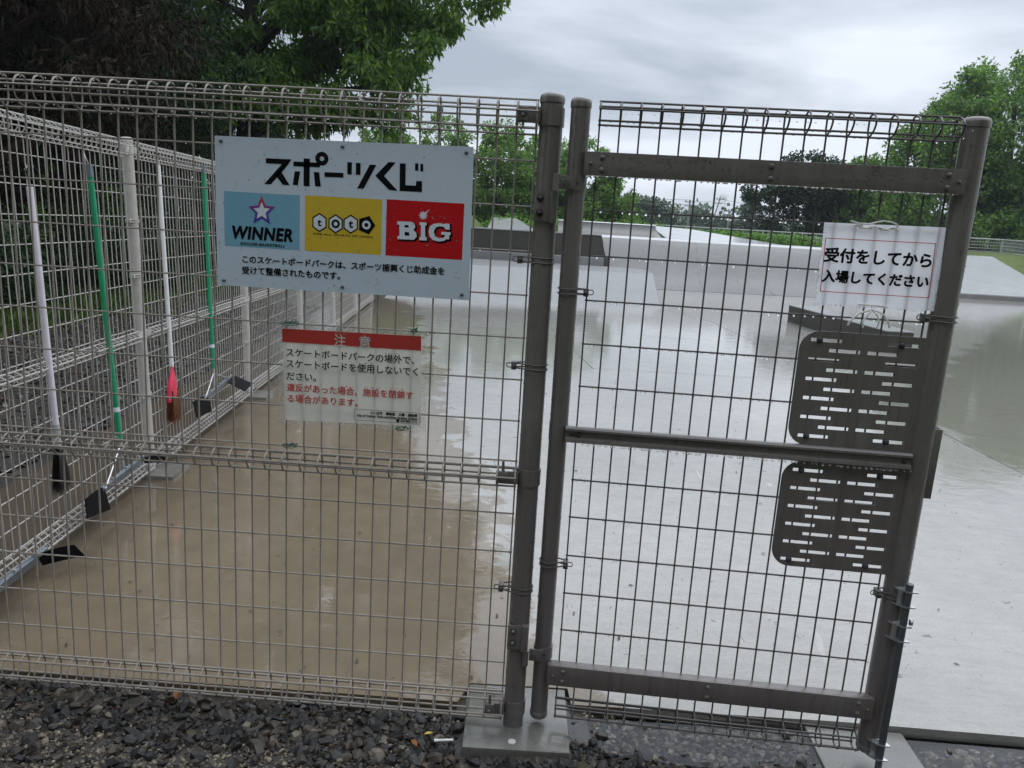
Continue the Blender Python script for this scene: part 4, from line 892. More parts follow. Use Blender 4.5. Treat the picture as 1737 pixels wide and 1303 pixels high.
tree('rounded far tree right of the leaning pole', (24.5, 128, -0.1), [(0, 0, 3.6, 3.6, 3, 2.3), (3, 0, 2.4, 3, 2.5, 1.8)], 9000, 0.42, 0.3, 1, 'leaf_far', 106, 'far trees on the horizon', 130, 0.8, limbs=6, aspect=0.6)
tree('low bush standing in the far meadow before the poles', (18.6, 95, -0.1), [(0, 0, 1.0, 1.3, 1.2, 1.1)], 2500, 0.3, 0.1, 0.3, 'leaf_far', 107, 'far trees on the horizon', 40, 0.4, limbs=4, aspect=0.6)
# distant wood that reads as one mass
rg = np.random.default_rng(9); C_ = []
for k in range(900):
    x = rg.uniform(-160, 210); y = rg.uniform(165, 300); C_.append((x, y, rg.uniform(0.2, 1)*(6.4+1.6*math.sin(x*0.07)+1.2*math.sin(x*0.19+1))*y/190))
V, F = leaves(np.array(C_), np.full(len(C_), 3.0), 52000, 1.1, rg, 0.7, 0.2); prop(np_mesh('distant_wood', V, F, M['leaf_far']), 'far wood along the horizon beyond the meadow', 'woodland', kind='stuff')
C_ = np.array([(rg.uniform(-34, -18)-abs(rg.normal())*4, rg.uniform(-4, 60), rg.uniform(0, 1)**0.8*11) for k in range(900)]); V, F = leaves(C_, np.full(len(C_), 1.3), 60000, 0.55, rg, 0.6, 0.3); prop(np_mesh('dense_wood', V, F, M['leaf_dark']), 'dark depth of the wood behind the cedars', 'woodland', kind='stuff')
C_ = np.array([(rg.uniform(-10, 40), rg.uniform(70, 160), rg.uniform(0, 1.0)) for k in range(500)]); V, F = leaves(C_, np.full(len(C_), 1.1), 16000, 0.45, rg, 0.5, 0.1); prop(np_mesh('scrub', V, F, M['leaf_light']), 'light green scrub in the meadow beyond the road', 'scrub', kind='stuff')
C_ = np.array([(rg.uniform(5.0, 15.0), rg.uniform(40.0, 42.4), rg.uniform(1.1, 1.72)) for k in range(420)]); V, F = leaves(C_, np.full(len(C_), 0.28), 26000, 0.12, rg, 0.9, 0.1); prop(np_mesh('ivy', V, F, M['ivy']), 'bright ivy and weeds overgrowing the low far fence', 'ivy', kind='stuff')
C_ = np.array([(rg.uniform(-3, 5.5), rg.uniform(33, 38), 1.35+rg.uniform(0.0, 0.45)) for k in range(120)]); V, F = leaves(C_, np.full(len(C_), 0.35), 5000, 0.14, rg, 0.6, 0.1); prop(np_mesh('weeds', V, F, M['ivy']), 'light green weeds behind the quarter pipe', 'weeds', kind='stuff')
# grass along the wood edge and on the mounds
def grass(name, label, pts, n, h, rg):
    idx = rg.integers(0, len(pts), n); P = np.array(pts)[idx]+rg.normal(size=(n, 3))*np.array([0.35, 0.35, 0]); a = rg.normal(size=(n, 3))*0.45; a[:, 2] = 1; s_ = h*rg.uniform(0.5, 1.3, n)
    b = np.cross(a, rg.normal(size=(n, 3))); b /= np.linalg.norm(b, axis=1)[:, None]; wd = 0.012+h*0.05
    V = np.stack([P-b*wd, P+b*wd, P+a*s_[:, None]], 1).reshape(-1, 3); prop(np_mesh(name, V, np.arange(n*3).reshape(-1, 3), M['grass_blade']), label, 'grass', kind='stuff')
rg = np.random.default_rng(12)
grass('grass', 'uneven green grass at the edge of the wood behind the side fence', [(-6.3-0.07*y+0.75-rg.uniform(0, 3.2), y, -0.10) for y in np.linspace(2, 26, 400)], 42000, 0.16, rg)
# trees behind the viewer: they shade the near side of the fence
for i, (x, y) in enumerate(((-5.5, -7.5), (1.5, -9.5), (8, -7.0))):
    tree(['shade tree behind the viewer on the left', 'shade tree straight behind the viewer', 'shade tree behind the viewer on the right'][i], (x, y, -0.1), [(0, 0, 6.2, 4.2, 3.6, 3.2), (0, 1.0, 4.0, 4.4, 3.2, 1.6)], 9000, 0.55, 0.3, 2.2, 'leaf_dark', 140+i, 'shade trees behind the viewer', 160, 0.8, limbs=10, aspect=0.6)
# ------------------------------------------------------------------ signs
SD = json.loads(r'''{"kana":[[[-0.702,1.5938],[-0.6336,1.5944],[-0.6503,1.5712],[-0.6887,1.528],[-0.7064,1.5279],[-0.6593,1.581],[-0.7016,1.5809]],[[-0.6638,1.5662],[-0.6385,1.5286],[-0.6566,1.5285],[-0.6769,1.5521]],[[-0.6287,1.5895],[-0.5582,1.5898],[-0.5586,1.5778],[-0.6287,1.5775]],[[-0.6018,1.5987],[-0.5852,1.5987],[-0.5856,1.528],[-0.6014,1.5285]],[[-0.625,1.5648],[-0.6106,1.5647],[-0.6168,1.5298],[-0.6303,1.5299]],[[-0.5746,1.5658],[-0.5607,1.5657],[-0.5554,1.5297],[-0.5707,1.5297]],[[-0.5459,1.5669],[-0.4961,1.5674],[-0.4963,1.5554],[-0.5462,1.5548]],[[-0.4862,1.5954],[-0.4741,1.5952],[-0.4741,1.5643],[-0.4857,1.5645]],[[-0.4639,1.5949],[-0.4514,1.5951],[-0.4512,1.5647],[-0.4633,1.5649]],[[-0.4272,1.5921],[-0.4098,1.5922],[-0.442,1.5307],[-0.4591,1.5306]],[[-0.3784,1.6011],[-0.3589,1.6013],[-0.3891,1.5655],[-0.3524,1.53],[-0.3748,1.5309],[-0.4123,1.5651]],[[-0.3486,1.5997],[-0.333,1.5997],[-0.3322,1.5453],[-0.3046,1.5455],[-0.3045,1.5572],[-0.289,1.558],[-0.288,1.5301],[-0.347,1.5299]],[[-0.3087,1.6019],[-0.3002,1.6019],[-0.2996,1.5836],[-0.3081,1.584]],[[-0.2949,1.6013],[-0.2874,1.6013],[-0.2867,1.5821],[-0.2943,1.5826]]],"ring":[[-0.5534,1.6004],[-0.5364,1.6013],[-0.5444,1.6009]],"star":[[-0.7134,1.4975],[-0.6771,1.4702],[-0.6904,1.424],[-0.7362,1.4241],[-0.75,1.4679]],"B":[[[-0.351,1.4517],[-0.3127,1.4525],[-0.3049,1.4477],[-0.3028,1.4391],[-0.3075,1.4309],[-0.2997,1.4252],[-0.298,1.4151],[-0.3054,1.4063],[-0.3488,1.4056],[-0.349,1.4135],[-0.3436,1.4143],[-0.3454,1.4432],[-0.3508,1.4434]],[[-0.3314,1.4436],[-0.321,1.4433],[-0.3199,1.4372],[-0.3312,1.4366]],[[-0.3304,1.426],[-0.3186,1.425],[-0.3174,1.4162],[-0.3301,1.4155]]],"I":[[[-0.2916,1.4529],[-0.2731,1.4526],[-0.2729,1.4452],[-0.2769,1.4449],[-0.2754,1.4151],[-0.2713,1.4149],[-0.271,1.4065],[-0.2909,1.4063],[-0.2912,1.4142],[-0.2867,1.4145],[-0.2877,1.4452],[-0.2913,1.4454]]],"G":[[[-0.2669,1.4301],[-0.2643,1.4435],[-0.2542,1.4506],[-0.2386,1.4533],[-0.225,1.4514],[-0.2224,1.4533],[-0.2125,1.453],[-0.211,1.4382],[-0.2213,1.4376],[-0.227,1.4443],[-0.2383,1.4454],[-0.248,1.4422],[-0.2534,1.4309],[-0.2498,1.4192],[-0.2393,1.4141],[-0.2272,1.4161],[-0.2237,1.4198],[-0.2239,1.4238],[-0.2329,1.4237],[-0.2332,1.4312],[-0.2085,1.4313],[-0.2086,1.4242],[-0.2122,1.4232],[-0.2117,1.4126],[-0.219,1.4131],[-0.2251,1.4083],[-0.239,1.4057],[-0.2548,1.4083],[-0.2642,1.4175]]],"hex":[[-0.5582,1.4368],[-0.515,1.4358],[-0.4746,1.4372],[-0.4329,1.4374]],"spark":[[-0.2828,1.4704],[-0.265,1.4884]],"winner":[-0.7923,1.4142,-0.6318,1.3825],"soccer":[-0.7721,1.3735,-0.6515,1.3662],"forall":[-0.5739,1.4094,-0.4145,1.4026],"l1":[-0.7665,1.3352,-0.2212,1.3226],"l2":[-0.7677,1.3066,-0.5016,1.2927],"wp":[-0.8149,1.5041,-0.6116,1.3609],"tp":[-0.5977,1.5052,-0.3926,1.3612],"bp":[-0.3804,1.5068,-0.1757,1.3611],"t1":[-0.5637,1.4449,-0.5526,1.4266],"o1":[-0.5219,1.4433,-0.508,1.4265],"t2":[-0.4802,1.4466,-0.4681,1.427],"hd":[-0.6578,1.1459,-0.2774,1.1072],"chu":[-0.5159,1.1397,-0.4846,1.1082],"i":[-0.4476,1.1375,-0.416,1.1096],"a1":[-0.6485,1.087,-0.2946,1.0778],"a2":[-0.6484,1.0552,-0.2837,1.0474],"a3":[-0.6478,1.0248,-0.5657,1.0077],"r1":[-0.6469,0.989,-0.2944,0.9793],"r2":[-0.6453,0.9605,-0.4479,0.9452],"box":[-0.4578,0.9355,-0.2737,0.9035],"c1":[-0.4126,0.9293,-0.2811,0.926],"c2":[-0.4489,0.9166,-0.2802,0.9168],"c3":[-0.3399,0.9123,-0.2814,0.908],"f_chu":[-0.5159,1.1442,-0.4859,1.1395],"f_i":[-0.4367,1.145,-0.4292,1.1417],"f_jo":[-0.3774,1.0992,-0.3325,1.0961],"f_shi":[-0.4472,1.0669,-0.4081,1.0649],"f_iha":[-0.6441,0.9944,-0.6067,0.9923],"f_ba":[-0.5004,0.9985,-0.4595,0.9952],"f_se":[-0.4308,0.9995,-0.3839,0.9975],"f_he":[-0.3599,1.0012,-0.3206,0.9984],"f_ba2":[-0.6187,0.966,-0.5806,0.9642],"s3frame":[0.5852,1.4728,0.857,1.3378],"s3u1":[0.591,1.4447,0.8513,1.4183],"s3u2":[0.5914,1.3895,0.8518,1.3693]}''')
def clipbox(k): return SD[k]
def rectp(b): x0, x1 = sorted((b[0], b[2])); z0, z1 = sorted((b[1], b[3])); return [(x0, z0), (x0, z1), (x1, z1), (x1, z0)]
s1 = empty('sign', (-0.497, -0.008, 1.45), 'large pale blue sign with black lettering above blue yellow and red panels', 'sign')
s1.rotation_euler = (0, 0, 0); INV1 = Matrix.Translation((0.497, 0.008, -1.45))
def onto(o, inv):
    o.matrix_local = inv; return o
Q = [(-0.8378, 1.6436), (-0.1586, 1.6508), (-0.1525, 1.2554), (-0.8362, 1.2551)]
o = MB().prism([(x, z) for x, z in Q][::-1], -0.0115, -0.0080).build('panel', M['sign_white'], s1); o.location = (0.497, 0.008, -1.45)
def part1(o): o.location = (0.497, 0.008, -1.45); return o
YS = -0.0117
for k, mn in (('wp', 'blue_panel'), ('tp', 'yellow_panel'), ('bp', 'red_panel')):
    part1(shape2d([rectp(SD[k])], 'colour_panel', M[mn], s1, 0.0002, 0, YS))
YL = -0.0122
ring = SD['ring']; cx, cz = ring[0]; ro = ring[1][0]-cx; ri = ring[2][0]-cx-0.003
polys = [[tuple(p) for p in g] for g in SD['kana']]
circ = lambda r_, n=28: [(cx+r_*math.cos(2*math.pi*k/n), cz+r_*math.sin(2*math.pi*k/n)) for k in range(n)]
ko = MB()
for g in polys: ko.prism(g, YL, YL+0.0002)
n = 28; co_, ci_ = circ(ro*1.02), circ(ri)
ko.add([(x, YL, z) for x, z in co_+ci_], [(k, (k+1) % n, (k+1) % n+n, k+n) for k in range(n)])
part1(ko.build('lettering', M['ink'], s1))
# first logo panel: star outline and wording
st = SD['star']; c0 = np.mean(np.array(st), 0)
def star(f):
    pts = []
    for k in range(5):
        a, b_ = np.array(st[k]), np.array(st[(k+1) % 5]); mid = (a+b_)/2
        pts.append(tuple(c0+(a-c0)*f)); pts.append(tuple(c0+(mid-c0)*0.47/0.809*f))
    return pts
part1(shape2d([star(1.0), star(0.60)], 'star_outline', M['star_ink'], s1, 0.0002, 0, YL))
part1(shape2d([star(0.60)], 'star_field', M['logo_white'], s1, 0.0002, 0, YL))
part1(text2d('WINNER', SD['winner'], 'lettering', M['ink'], s1, YL, 0, 0.15, 'both', 1.08, 0.0019))
part1(text2d('SOCCER·BASKETBALL', SD['soccer'], 'lettering', M['ink'], s1, YL, 0, 0.25, 'both', 1.15, 0.0003))
# second logo panel
hx = SD['hex']; hr = (hx[1][0]-hx[0][0])*0.53
def ngon(c, r_, n, rot, sx_=0.92): return [(c[0]+r_*sx_*math.cos(R(rot)+2*math.pi*k/n), c[1]+r_*1.05*math.sin(R(rot)+2*math.pi*k/n)) for k in range(n)]
for k in range(3):
    part1(shape2d([ngon(hx[k], hr*1.05, 6, 90), ngon(hx[k], hr*0.87, 6, 90)], 'logo_outline', M['ink'], s1, 0.0002, 0, YL))
    part1(shape2d([ngon(hx[k], hr*0.87, 6, 90)], 'logo_field', M['logo_white'], s1, 0.0002, 0, YL))
part1(shape2d([ngon(hx[3], hr*1.05, 5, 0, 1.0)], 'logo_outline', M['ink'], s1, 0.0002, 0, YL))
circ2 = lambda c, r_: [(c[0]+r_*math.cos(2*math.pi*k/24), c[1]+r_*math.sin(2*math.pi*k/24)) for k in range(24)]
part1(shape2d([circ2(hx[1], hr*0.50), circ2(hx[1], hr*0.24)], 'logo_letter', M['ink'], s1, 0.0002, 0, YL-0.0004))
part1(shape2d([circ2(hx[3], hr*0.50), circ2(hx[3], hr*0.24)], 'logo_letter', M['logo_white'], s1, 0.0002, 0, YL-0.0004))
for k in (0, 2): part1(text2d('t', SD['t1'] if k == 0 else SD['t2'], 'logo_letter', M['ink'], s1, YL-0.0004, 0.03, 0, 'both'))
part1(text2d('FOR ALL SPORTS OF JAPAN', SD['forall'], 'lettering', M['ink'], s1, YL, 0, 0, 'both', 1.05))
# third logo panel
blk = []
for g in ('B', 'I', 'G'):
    outer = [tuple(p) for p in SD[g][0]]
    part1(shape2d([[(x+0.0030, z-0.0026) for x, z in outer]], 'logo_outline', M['ink'], s1, 0.0002, 0.0024, YL))
    part1(shape2d([[tuple(p) for p in q] for q in SD[g]], 'logo_letter', M['logo_white'], s1, 0.0002, 0, YL-0.0004))
    if g == 'B':
        for q in SD[g][1:]: part1(shape2d([[tuple(p) for p in q]], 'logo_counter', M['ink'], s1, 0.0002, 0, YL-0.0002))
sc, sr = SD['spark']; pts = []
for k in range(24):
    a = 2*math.pi*k/24; r_ = 0.0125 if k % 2 == 0 else 0.0068; pts.append((sc[0]+r_*math.cos(a), sc[1]+r_*math.sin(a)))
part1(shape2d([pts], 'spark', M['logo_white'], s1, 0.0002, 0, YL)); part1(shape2d([[(sc[0]-0.002, sc[1]+0.002), (sr[0], sr[1]), (sc[0]+0.003, sc[1]-0.001)]], 'spark_ray', M['logo_white'], s1, 0.0002, 0, YL-0.0003))
part1(text2d('このスケートボードパークは、スポーツ振興くじ助成金を', SD['l1'], 'lettering', M['ink'], s1, YL, 0, stroke=0.0005))
part1(text2d('受けて整備されたものです。', SD['l2'], 'lettering', M['ink'], s1, YL, 0, stroke=0.0005))
for x, z in ((-0.8207, 1.6311), (-0.4993, 1.6338), (-0.1765, 1.6354), (-0.8178, 1.2688), (-0.4942, 1.2705), (-0.172, 1.2692)):
    part1(MB().dome((x, -0.0115, z), 0.0050, 0.0045, n=14).build('screw', M['screw'], s1))
it = []
for k in range(360):
    r = rnd.uniform(0.0006, 0.0022)*(1 if rnd.random() < 0.4 else 0.6); it.append((rnd.uniform(-0.83, -0.16), -0.0124, rnd.uniform(1.262, 1.643), r, r*0.45, r*rnd.uniform(1, 1.4)))
part1(drops('rain_beads', s1, it, 'bead'))

# laminated notice
s2 = empty('sign', (-0.467, -0.006, 1.02), 'laminated cream notice with a red header in a clear pouch tied below the large sign', 'sign')
def part2(o): o.location = (0.467, 0.006, -1.02); return o
def sheet_quad(Q, y, nx, nz, amp, fx):
    mb = MB()
    for j in range(nz+1):
        for i in range(nx+1):
            u, v = i/nx, j/nz; x = (Q[0][0]*(1-u)+Q[1][0]*u)*(1-v)+(Q[3][0]*(1-u)+Q[2][0]*u)*v; z = (Q[0][1]*(1-u)+Q[1][1]*u)*(1-v)+(Q[3][1]*(1-u)+Q[2][1]*u)*v
            mb.v.append((x, y+amp*math.cos(2*math.pi*x/0.05+math.sin(9*z))*0.35+amp*0.6*math.sin(fx*u*3+v*4), z))
    for j in range(nz):
        for i in range(nx): a = j*(nx+1)+i; mb.f.append((a, a+1, a+nx+2, a+nx+1)); mb.sm.append(True)
    return mb
S2Q = [(-0.6605, 1.1475), (-0.2775, 1.1505), (-0.2715, 0.8978), (-0.6535, 0.8890)]
part2(sheet_quad(S2Q, -0.0055, 60, 20, 0.0006, 1).build('paper', M['paper_cream'], s2, fix=False))
PQ = [(-0.6755, 1.1600), (-0.2620, 1.1630), (-0.2560, 0.8830), (-0.6680, 0.8725)]
mb = MB(); mb.add([(x, -0.0052, z) for x, z in PQ+S2Q], [(k, (k+1) % 4, (k+1) % 4+4, k+4) for k in range(4)])
part2(mb.build('clear_pouch', M['pouch'], s2))
YN = -0.0070
hd = SD['hd']; part2(shape2d([[(-0.6600, 1.1098), (-0.6605, 1.1470), (-0.2778, 1.1498), (-0.2772, 1.1100)]], 'red_header', M['notice_red'], s2, 0.0002, 0, YN))
YT = -0.0075
def tx2(body, k, mt, bold=0.0, sp=1.0):
    b_ = SD[k]; part2(text2d(body, b_, 'lettering', M[mt], s2, YT, 0, 0, 'w', sp, 0.00035 if bold else 0))
tx2('注', 'chu', 'paper_mark', 0.012); tx2('意', 'i', 'paper_mark', 0.012)
tx2('スケートボードパークの場外で、', 'a1', 'ink', 0.004); tx2('スケートボードを使用しないでく', 'a2', 'ink', 0.004); tx2('ださい。', 'a3', 'ink', 0.004)
tx2('違反があった場合、施設を閉鎖す', 'r1', 'red_ink', 0.004); tx2('る場合があります。', 'r2', 'red_ink', 0.004)
for body, k, mt in (('ちゅう', 'f_chu', 'paper_mark'), ('い', 'f_i', 'paper_mark'), ('じょうがい', 'f_jo', 'ink'), ('しよう', 'f_shi', 'ink'), ('いはん', 'f_iha', 'red_ink'), ('ばあい', 'f_ba', 'red_ink'), ('しせつ', 'f_se', 'red_ink'), ('へいさ', 'f_he', 'red_ink'), ('ばあい', 'f_ba2', 'red_ink')):
    b_ = SD[k]; zc = (b_[1]+b_[3])/2; wd = abs(b_[2]-b_[0]); n_ = len(body); hh = 0.0042
    xc = (b_[0]+b_[2])/2; part2(text2d(body, [xc-wd*0.45, zc-hh/2, xc+wd*0.45, zc+hh/2] if n_ > 1 else [xc-0.002, zc-0.002, xc+0.002, zc+0.002], 'furigana', M[mt], s2, YT, 0.0, 0, 'both', 1.6))
tx2('つくば市　建設部　公園・施設課', 'c1', 'ink', 0.012); tx2('City of Tsukuba  Parks and Urban Facilities Division', 'c2', 'ink', 0.004); tx2('☎ 029-883-1111', 'c3', 'ink', 0.004)
bx = rectp(SD['box']); x0, x1, z0, z1 = bx[0][0], bx[2][0], bx[0][1], bx[1][1]
part2(shape2d([rrect(x0, x1, z0, z1, (0.005,)*4, 5), rrect(x0+0.0009, x1-0.0009, z0+0.0009, z1-0.0009, (0.0042,)*4, 5)], 'outline', M['ink'], s2, 0.0002, 0, YT))
it = []
for k in range(620):
    e_ = rnd.random(); 
    if e_ < 0.35: x, z = rnd.uniform(-0.674, -0.26), rnd.uniform(1.151, 1.161)
    elif e_ < 0.62: x, z = rnd.uniform(-0.667, -0.26), rnd.uniform(0.876, 0.893)
    elif e_ < 0.82: x, z = rnd.uniform(-0.2745, -0.260), rnd.uniform(0.89, 1.16)
    else: x, z = rnd.uniform(-0.672, -0.659), rnd.uniform(0.88, 1.155)
    r = rnd.uniform(0.0005, 0.0013); it.append((x, -0.0056, z, r, r*0.5, r*1.2))
part2(drops('rain_beads', s2, it, 'bead'))
def tie(label, cx, cz, w_, mtl, nm, seed, y=-0.006, loops=2, rad=0.0012, inv=None, cat='tie', group=None):
    r2 = random.Random(seed); o = empty(nm, (cx, y, cz), label, cat, group); mb = MB()
    for l in range(loops):
        pts = []
        for k in range(18):
            a = 2*math.pi*k/18; pts.append((math.cos(a)*w_/2+r2.uniform(-1, 1)*0.001, math.sin(a)*0.008, r2.uniform(-1, 1)*0.002+0.003*math.sin(a+l)+(l-0.5)*0.003))
        mb.tube(pts, rad, 6, closed=True)
    for sg in (-1, 1):
        mb.tube([(0.004*sg, -0.006, 0), (0.008*sg, -0.010, 0.006), (0.012*sg, -0.011, 0.010+0.003*sg)], rad*0.9, 6)
    mb.build('loop', mtl, o); return o
tie('green wire tie at the upper left corner of the laminated notice', -0.640, 1.163, 0.050, M['green_wire'], 'wire_tie', 1, group='green wire ties'); tie('green wire tie at the upper right corner of the laminated notice', -0.298, 1.164, 0.016, M['green_wire'], 'wire_tie', 2, group='green wire ties')
tie('green wire tie at the lower right corner of the laminated notice', -0.322, 0.888, 0.036, M['green_wire'], 'wire_tie', 3, group='green wire ties'); tie('green wire tie under the lower left corner of the laminated notice', -0.640, 0.817, 0.045, M['green_wire'], 'wire_tie', 4, group='green wire ties')

# paper notice on the gate (gate space)
S3Q = [(0.5783, 1.5110), (0.8713, 1.5150), (0.8800, 1.3070), (0.5846, 1.3030)]
s3 = empty('sign', mat=GM @ Matrix.Translation((0.728, -0.006, 1.41)), label='white paper notice with red outline and brush lettering tied to the gate', cat='sign')
def part3(o): o.location = (-0.728, 0.006, -1.41); return o
part3(sheet_quad(S3Q, -0.0062, 60, 24, 0.0005, 2.3).build('paper', M['paper_white'], s3, fix=False))
f = rectp(SD['s3frame']); f = [(0.5905, 1.3385), (0.5855, 1.4735), (0.8530, 1.4755), (0.8585, 1.3390)]
fi = [(0.5925, 1.3403), (0.5875, 1.4717), (0.8512, 1.4737), (0.8565, 1.3408)]
part3(shape2d([f, fi], 'red_outline', M['red_ink'], s3, 0.0002, 0, -0.0085))
part3(text2d('受付をしてから', [0.590, 1.418, 0.849, 1.446], 'lettering', M['ink'], s3, -0.0085, 0, stroke=0.0014)); part3(text2d('入場してください', [0.592, 1.363, 0.850, 1.395], 'lettering', M['ink'], s3, -0.0085, 0, stroke=0.0014))
it = []
for k in range(260):
    e_ = rnd.random(); u = rnd.random()
    if e_ < 0.35: x, z = 0.579+0.006*u, 1.303+0.207*rnd.random()
    elif e_ < 0.6: x, z = 0.871+0.008*u, 1.309+0.203*rnd.random()
    else: x, z = rnd.uniform(0.58, 0.878), 1.303+0.006*u
    r = rnd.uniform(0.0005, 0.0012); it.append((x, -0.0078, z, r, r*0.5, r*1.2))
part3(drops('rain_beads', s3, it, 'bead'))
def gpt(x, y, z): return GM @ Vector((x, y, z))
o = empty('string_tie', mat=GM @ Matrix.Translation((0.705, -0.012, 1.512)), label='twisted white string looped through the top of the paper notice', cat='string')
mb = MB(); r2 = random.Random(5)
for ph in (0, 1):
    pts = [(-0.055+0.0024*k, -0.001+0.0014*math.sin(k*0.9+ph*3.1), -0.006+0.003*math.sin(k*0.35+ph)+0.0014*math.cos(k*0.9+ph*3.1)-0.00006*k) for k in range(46)]
    mb.tube(pts, 0.0020, 6)
pts = [(-0.065, 0.0, 0.006), (-0.045, -0.002, 0.001), (-0.02, -0.003, 0.001), (-0.004, -0.002, 0.006), (0.014, -0.001, 0.010), (0.034, -0.002, 0.008), (0.045, -0.001, 0.004), (0.05, 0.0, -0.003)]
mb.tube(pts, 0.0024, 6); mb.build('loop', M['rope'], o)
o = empty('string_tie', mat=GM @ Matrix.Translation((0.724, -0.010, 1.300)), label='white string tied in a bow below the paper notice', cat='string')
mb = MB(); mb.tube([(-0.036, 0, 0.013), (0, -0.003, 0.0125), (0.034, 0, 0.011)], 0.0027, 6)
for sg, ln in ((-1, 1.0), (1, 0.85)):
    mb.tube([(0, -0.005, 0.001), (sg*0.015*ln, -0.009, -0.002), (sg*0.034*ln, -0.010, -0.010), (sg*0.052*ln, -0.008, -0.030), (sg*0.055*ln, -0.006, -0.042)], 0.0026, 6)
    mb.tube([(0, -0.006, 0.0), (sg*0.012, -0.012, -0.012), (sg*0.022*ln, -0.010, -0.030), (sg*0.018*ln, -0.008, -0.045)], 0.0024, 6)
mb.dome((0, -0.004, 0.001), 0.005, 0.005); mb.tube([(-0.003, -0.004, 0.012), (0.0, -0.004, 0.0)], 0.0018, 6); mb.build('bow', M['rope'], o)

# ------------------------------------------------------------------ cleaning tools hung on the side fence (fence space)
def tool(name, label, cat, x, z, group): return empty(name, mat=SM @ Matrix.Translation((x, 0, z)), label=label, cat=cat, group=group)
def bristles(name, parent, top, bot, w0, w1, d0, d1, n, mtl, seed):
    rg = np.random.default_rng(seed); top, bot = np.array(top), np.array(bot); u = rg.uniform(-1, 1, (n, 2)); ln = rg.uniform(0.82, 1.06, n)
    A = top+np.stack([u[:, 0]*w0, u[:, 1]*d0, np.zeros(n)], 1); B_ = top+(bot-top)*ln[:, None]+np.stack([u[:, 0]*w1+rg.normal(size=n)*0.006, u[:, 1]*d1, rg.normal(size=n)*0.004], 1)
    t = np.array([0.0016, 0.0, 0.0]); t2 = np.array([0, 0.0016, 0.0])
    V = np.stack([A-t, A+t, A+t2, B_], 1).reshape(-1, 3); k = np.arange(n)*4
    F = np.concatenate([np.stack([k, k+1, k+3], 1), np.stack([k+1, k+2, k+3], 1), np.stack([k+2, k, k+3], 1)])
    return np_mesh(name, V, F, mtl, parent)
# broom with black bristles
t = tool('broom', 'white handled broom with black bristles hanging upside down on the side fence', 'broom', 0.97, 0.9, 'brooms on the side fence')
MB().tube([(0.0, -0.035, 0.60), (0.004, -0.045, -0.37)], 0.0125, 14).build('handle', M['white_handle'], t)
MB().tube([(0.004, -0.045, -0.36), (0.003, -0.046, -0.395), (0.0, -0.047, -0.47)], 0.013, 12, radii=[0.0135, 0.0155, 0.012]).build('socket', M['grey_post'], t)
bristles('bristles', t, (0, -0.047, -0.45), (-0.006, -0.05, -0.66), 0.012, 0.05, 0.010, 0.022, 1500, M['bristle_black'], 1)
MB().tube([(0.0, -0.035, 0.59), (-0.006, -0.03, 0.66), (0.012, -0.014, 0.70), (0.022, -0.006, 0.715), (0.010, 0.006, 0.722)], 0.0022, 6).build('hang_cord', M['bark'], t)
# broom with red collar and brown bristles
t = tool('broom', 'white stick broom with a red plastic collar and brown bristles', 'broom', 2.28, 1.1, 'brooms on the side fence')
MB().tube([(0.02, -0.032, 0.575), (-0.012, -0.046, -0.55)], 0.0115, 14).build('handle', M['white_stick'], t)
MB().tube([(0.0195, -0.032, 0.565), (0.0205, -0.032, 0.60)], 0.009, 10).build('end_cap', M['grey_post'], t)
mb = MB()
prof = [(0.013, -0.54), (0.016, -0.57), (0.030, -0.60), (0.046, -0.64), (0.052, -0.70), (0.046, -0.735)]
vs = [];
for r_, z in prof:
    for k in range(16):
        a = 2*math.pi*k/16; vs.append((-0.012+(z+0.54)*0.18+r_*math.cos(a), -0.048+0.45*r_*math.sin(a), z+0.012*math.cos(a)*(r_/0.05)))
mb.add(vs, [(i*16+k, i*16+(k+1) % 16, (i+1)*16+(k+1) % 16, (i+1)*16+k) for i in range(5) for k in range(16)], True); mb.build('collar', M['red_plastic'], t)
bristles('bristles', t, (-0.03, -0.050, -0.68), (-0.02, -0.056, -0.875), 0.045, 0.085, 0.016, 0.026, 2600, M['bristle_brown'], 2)
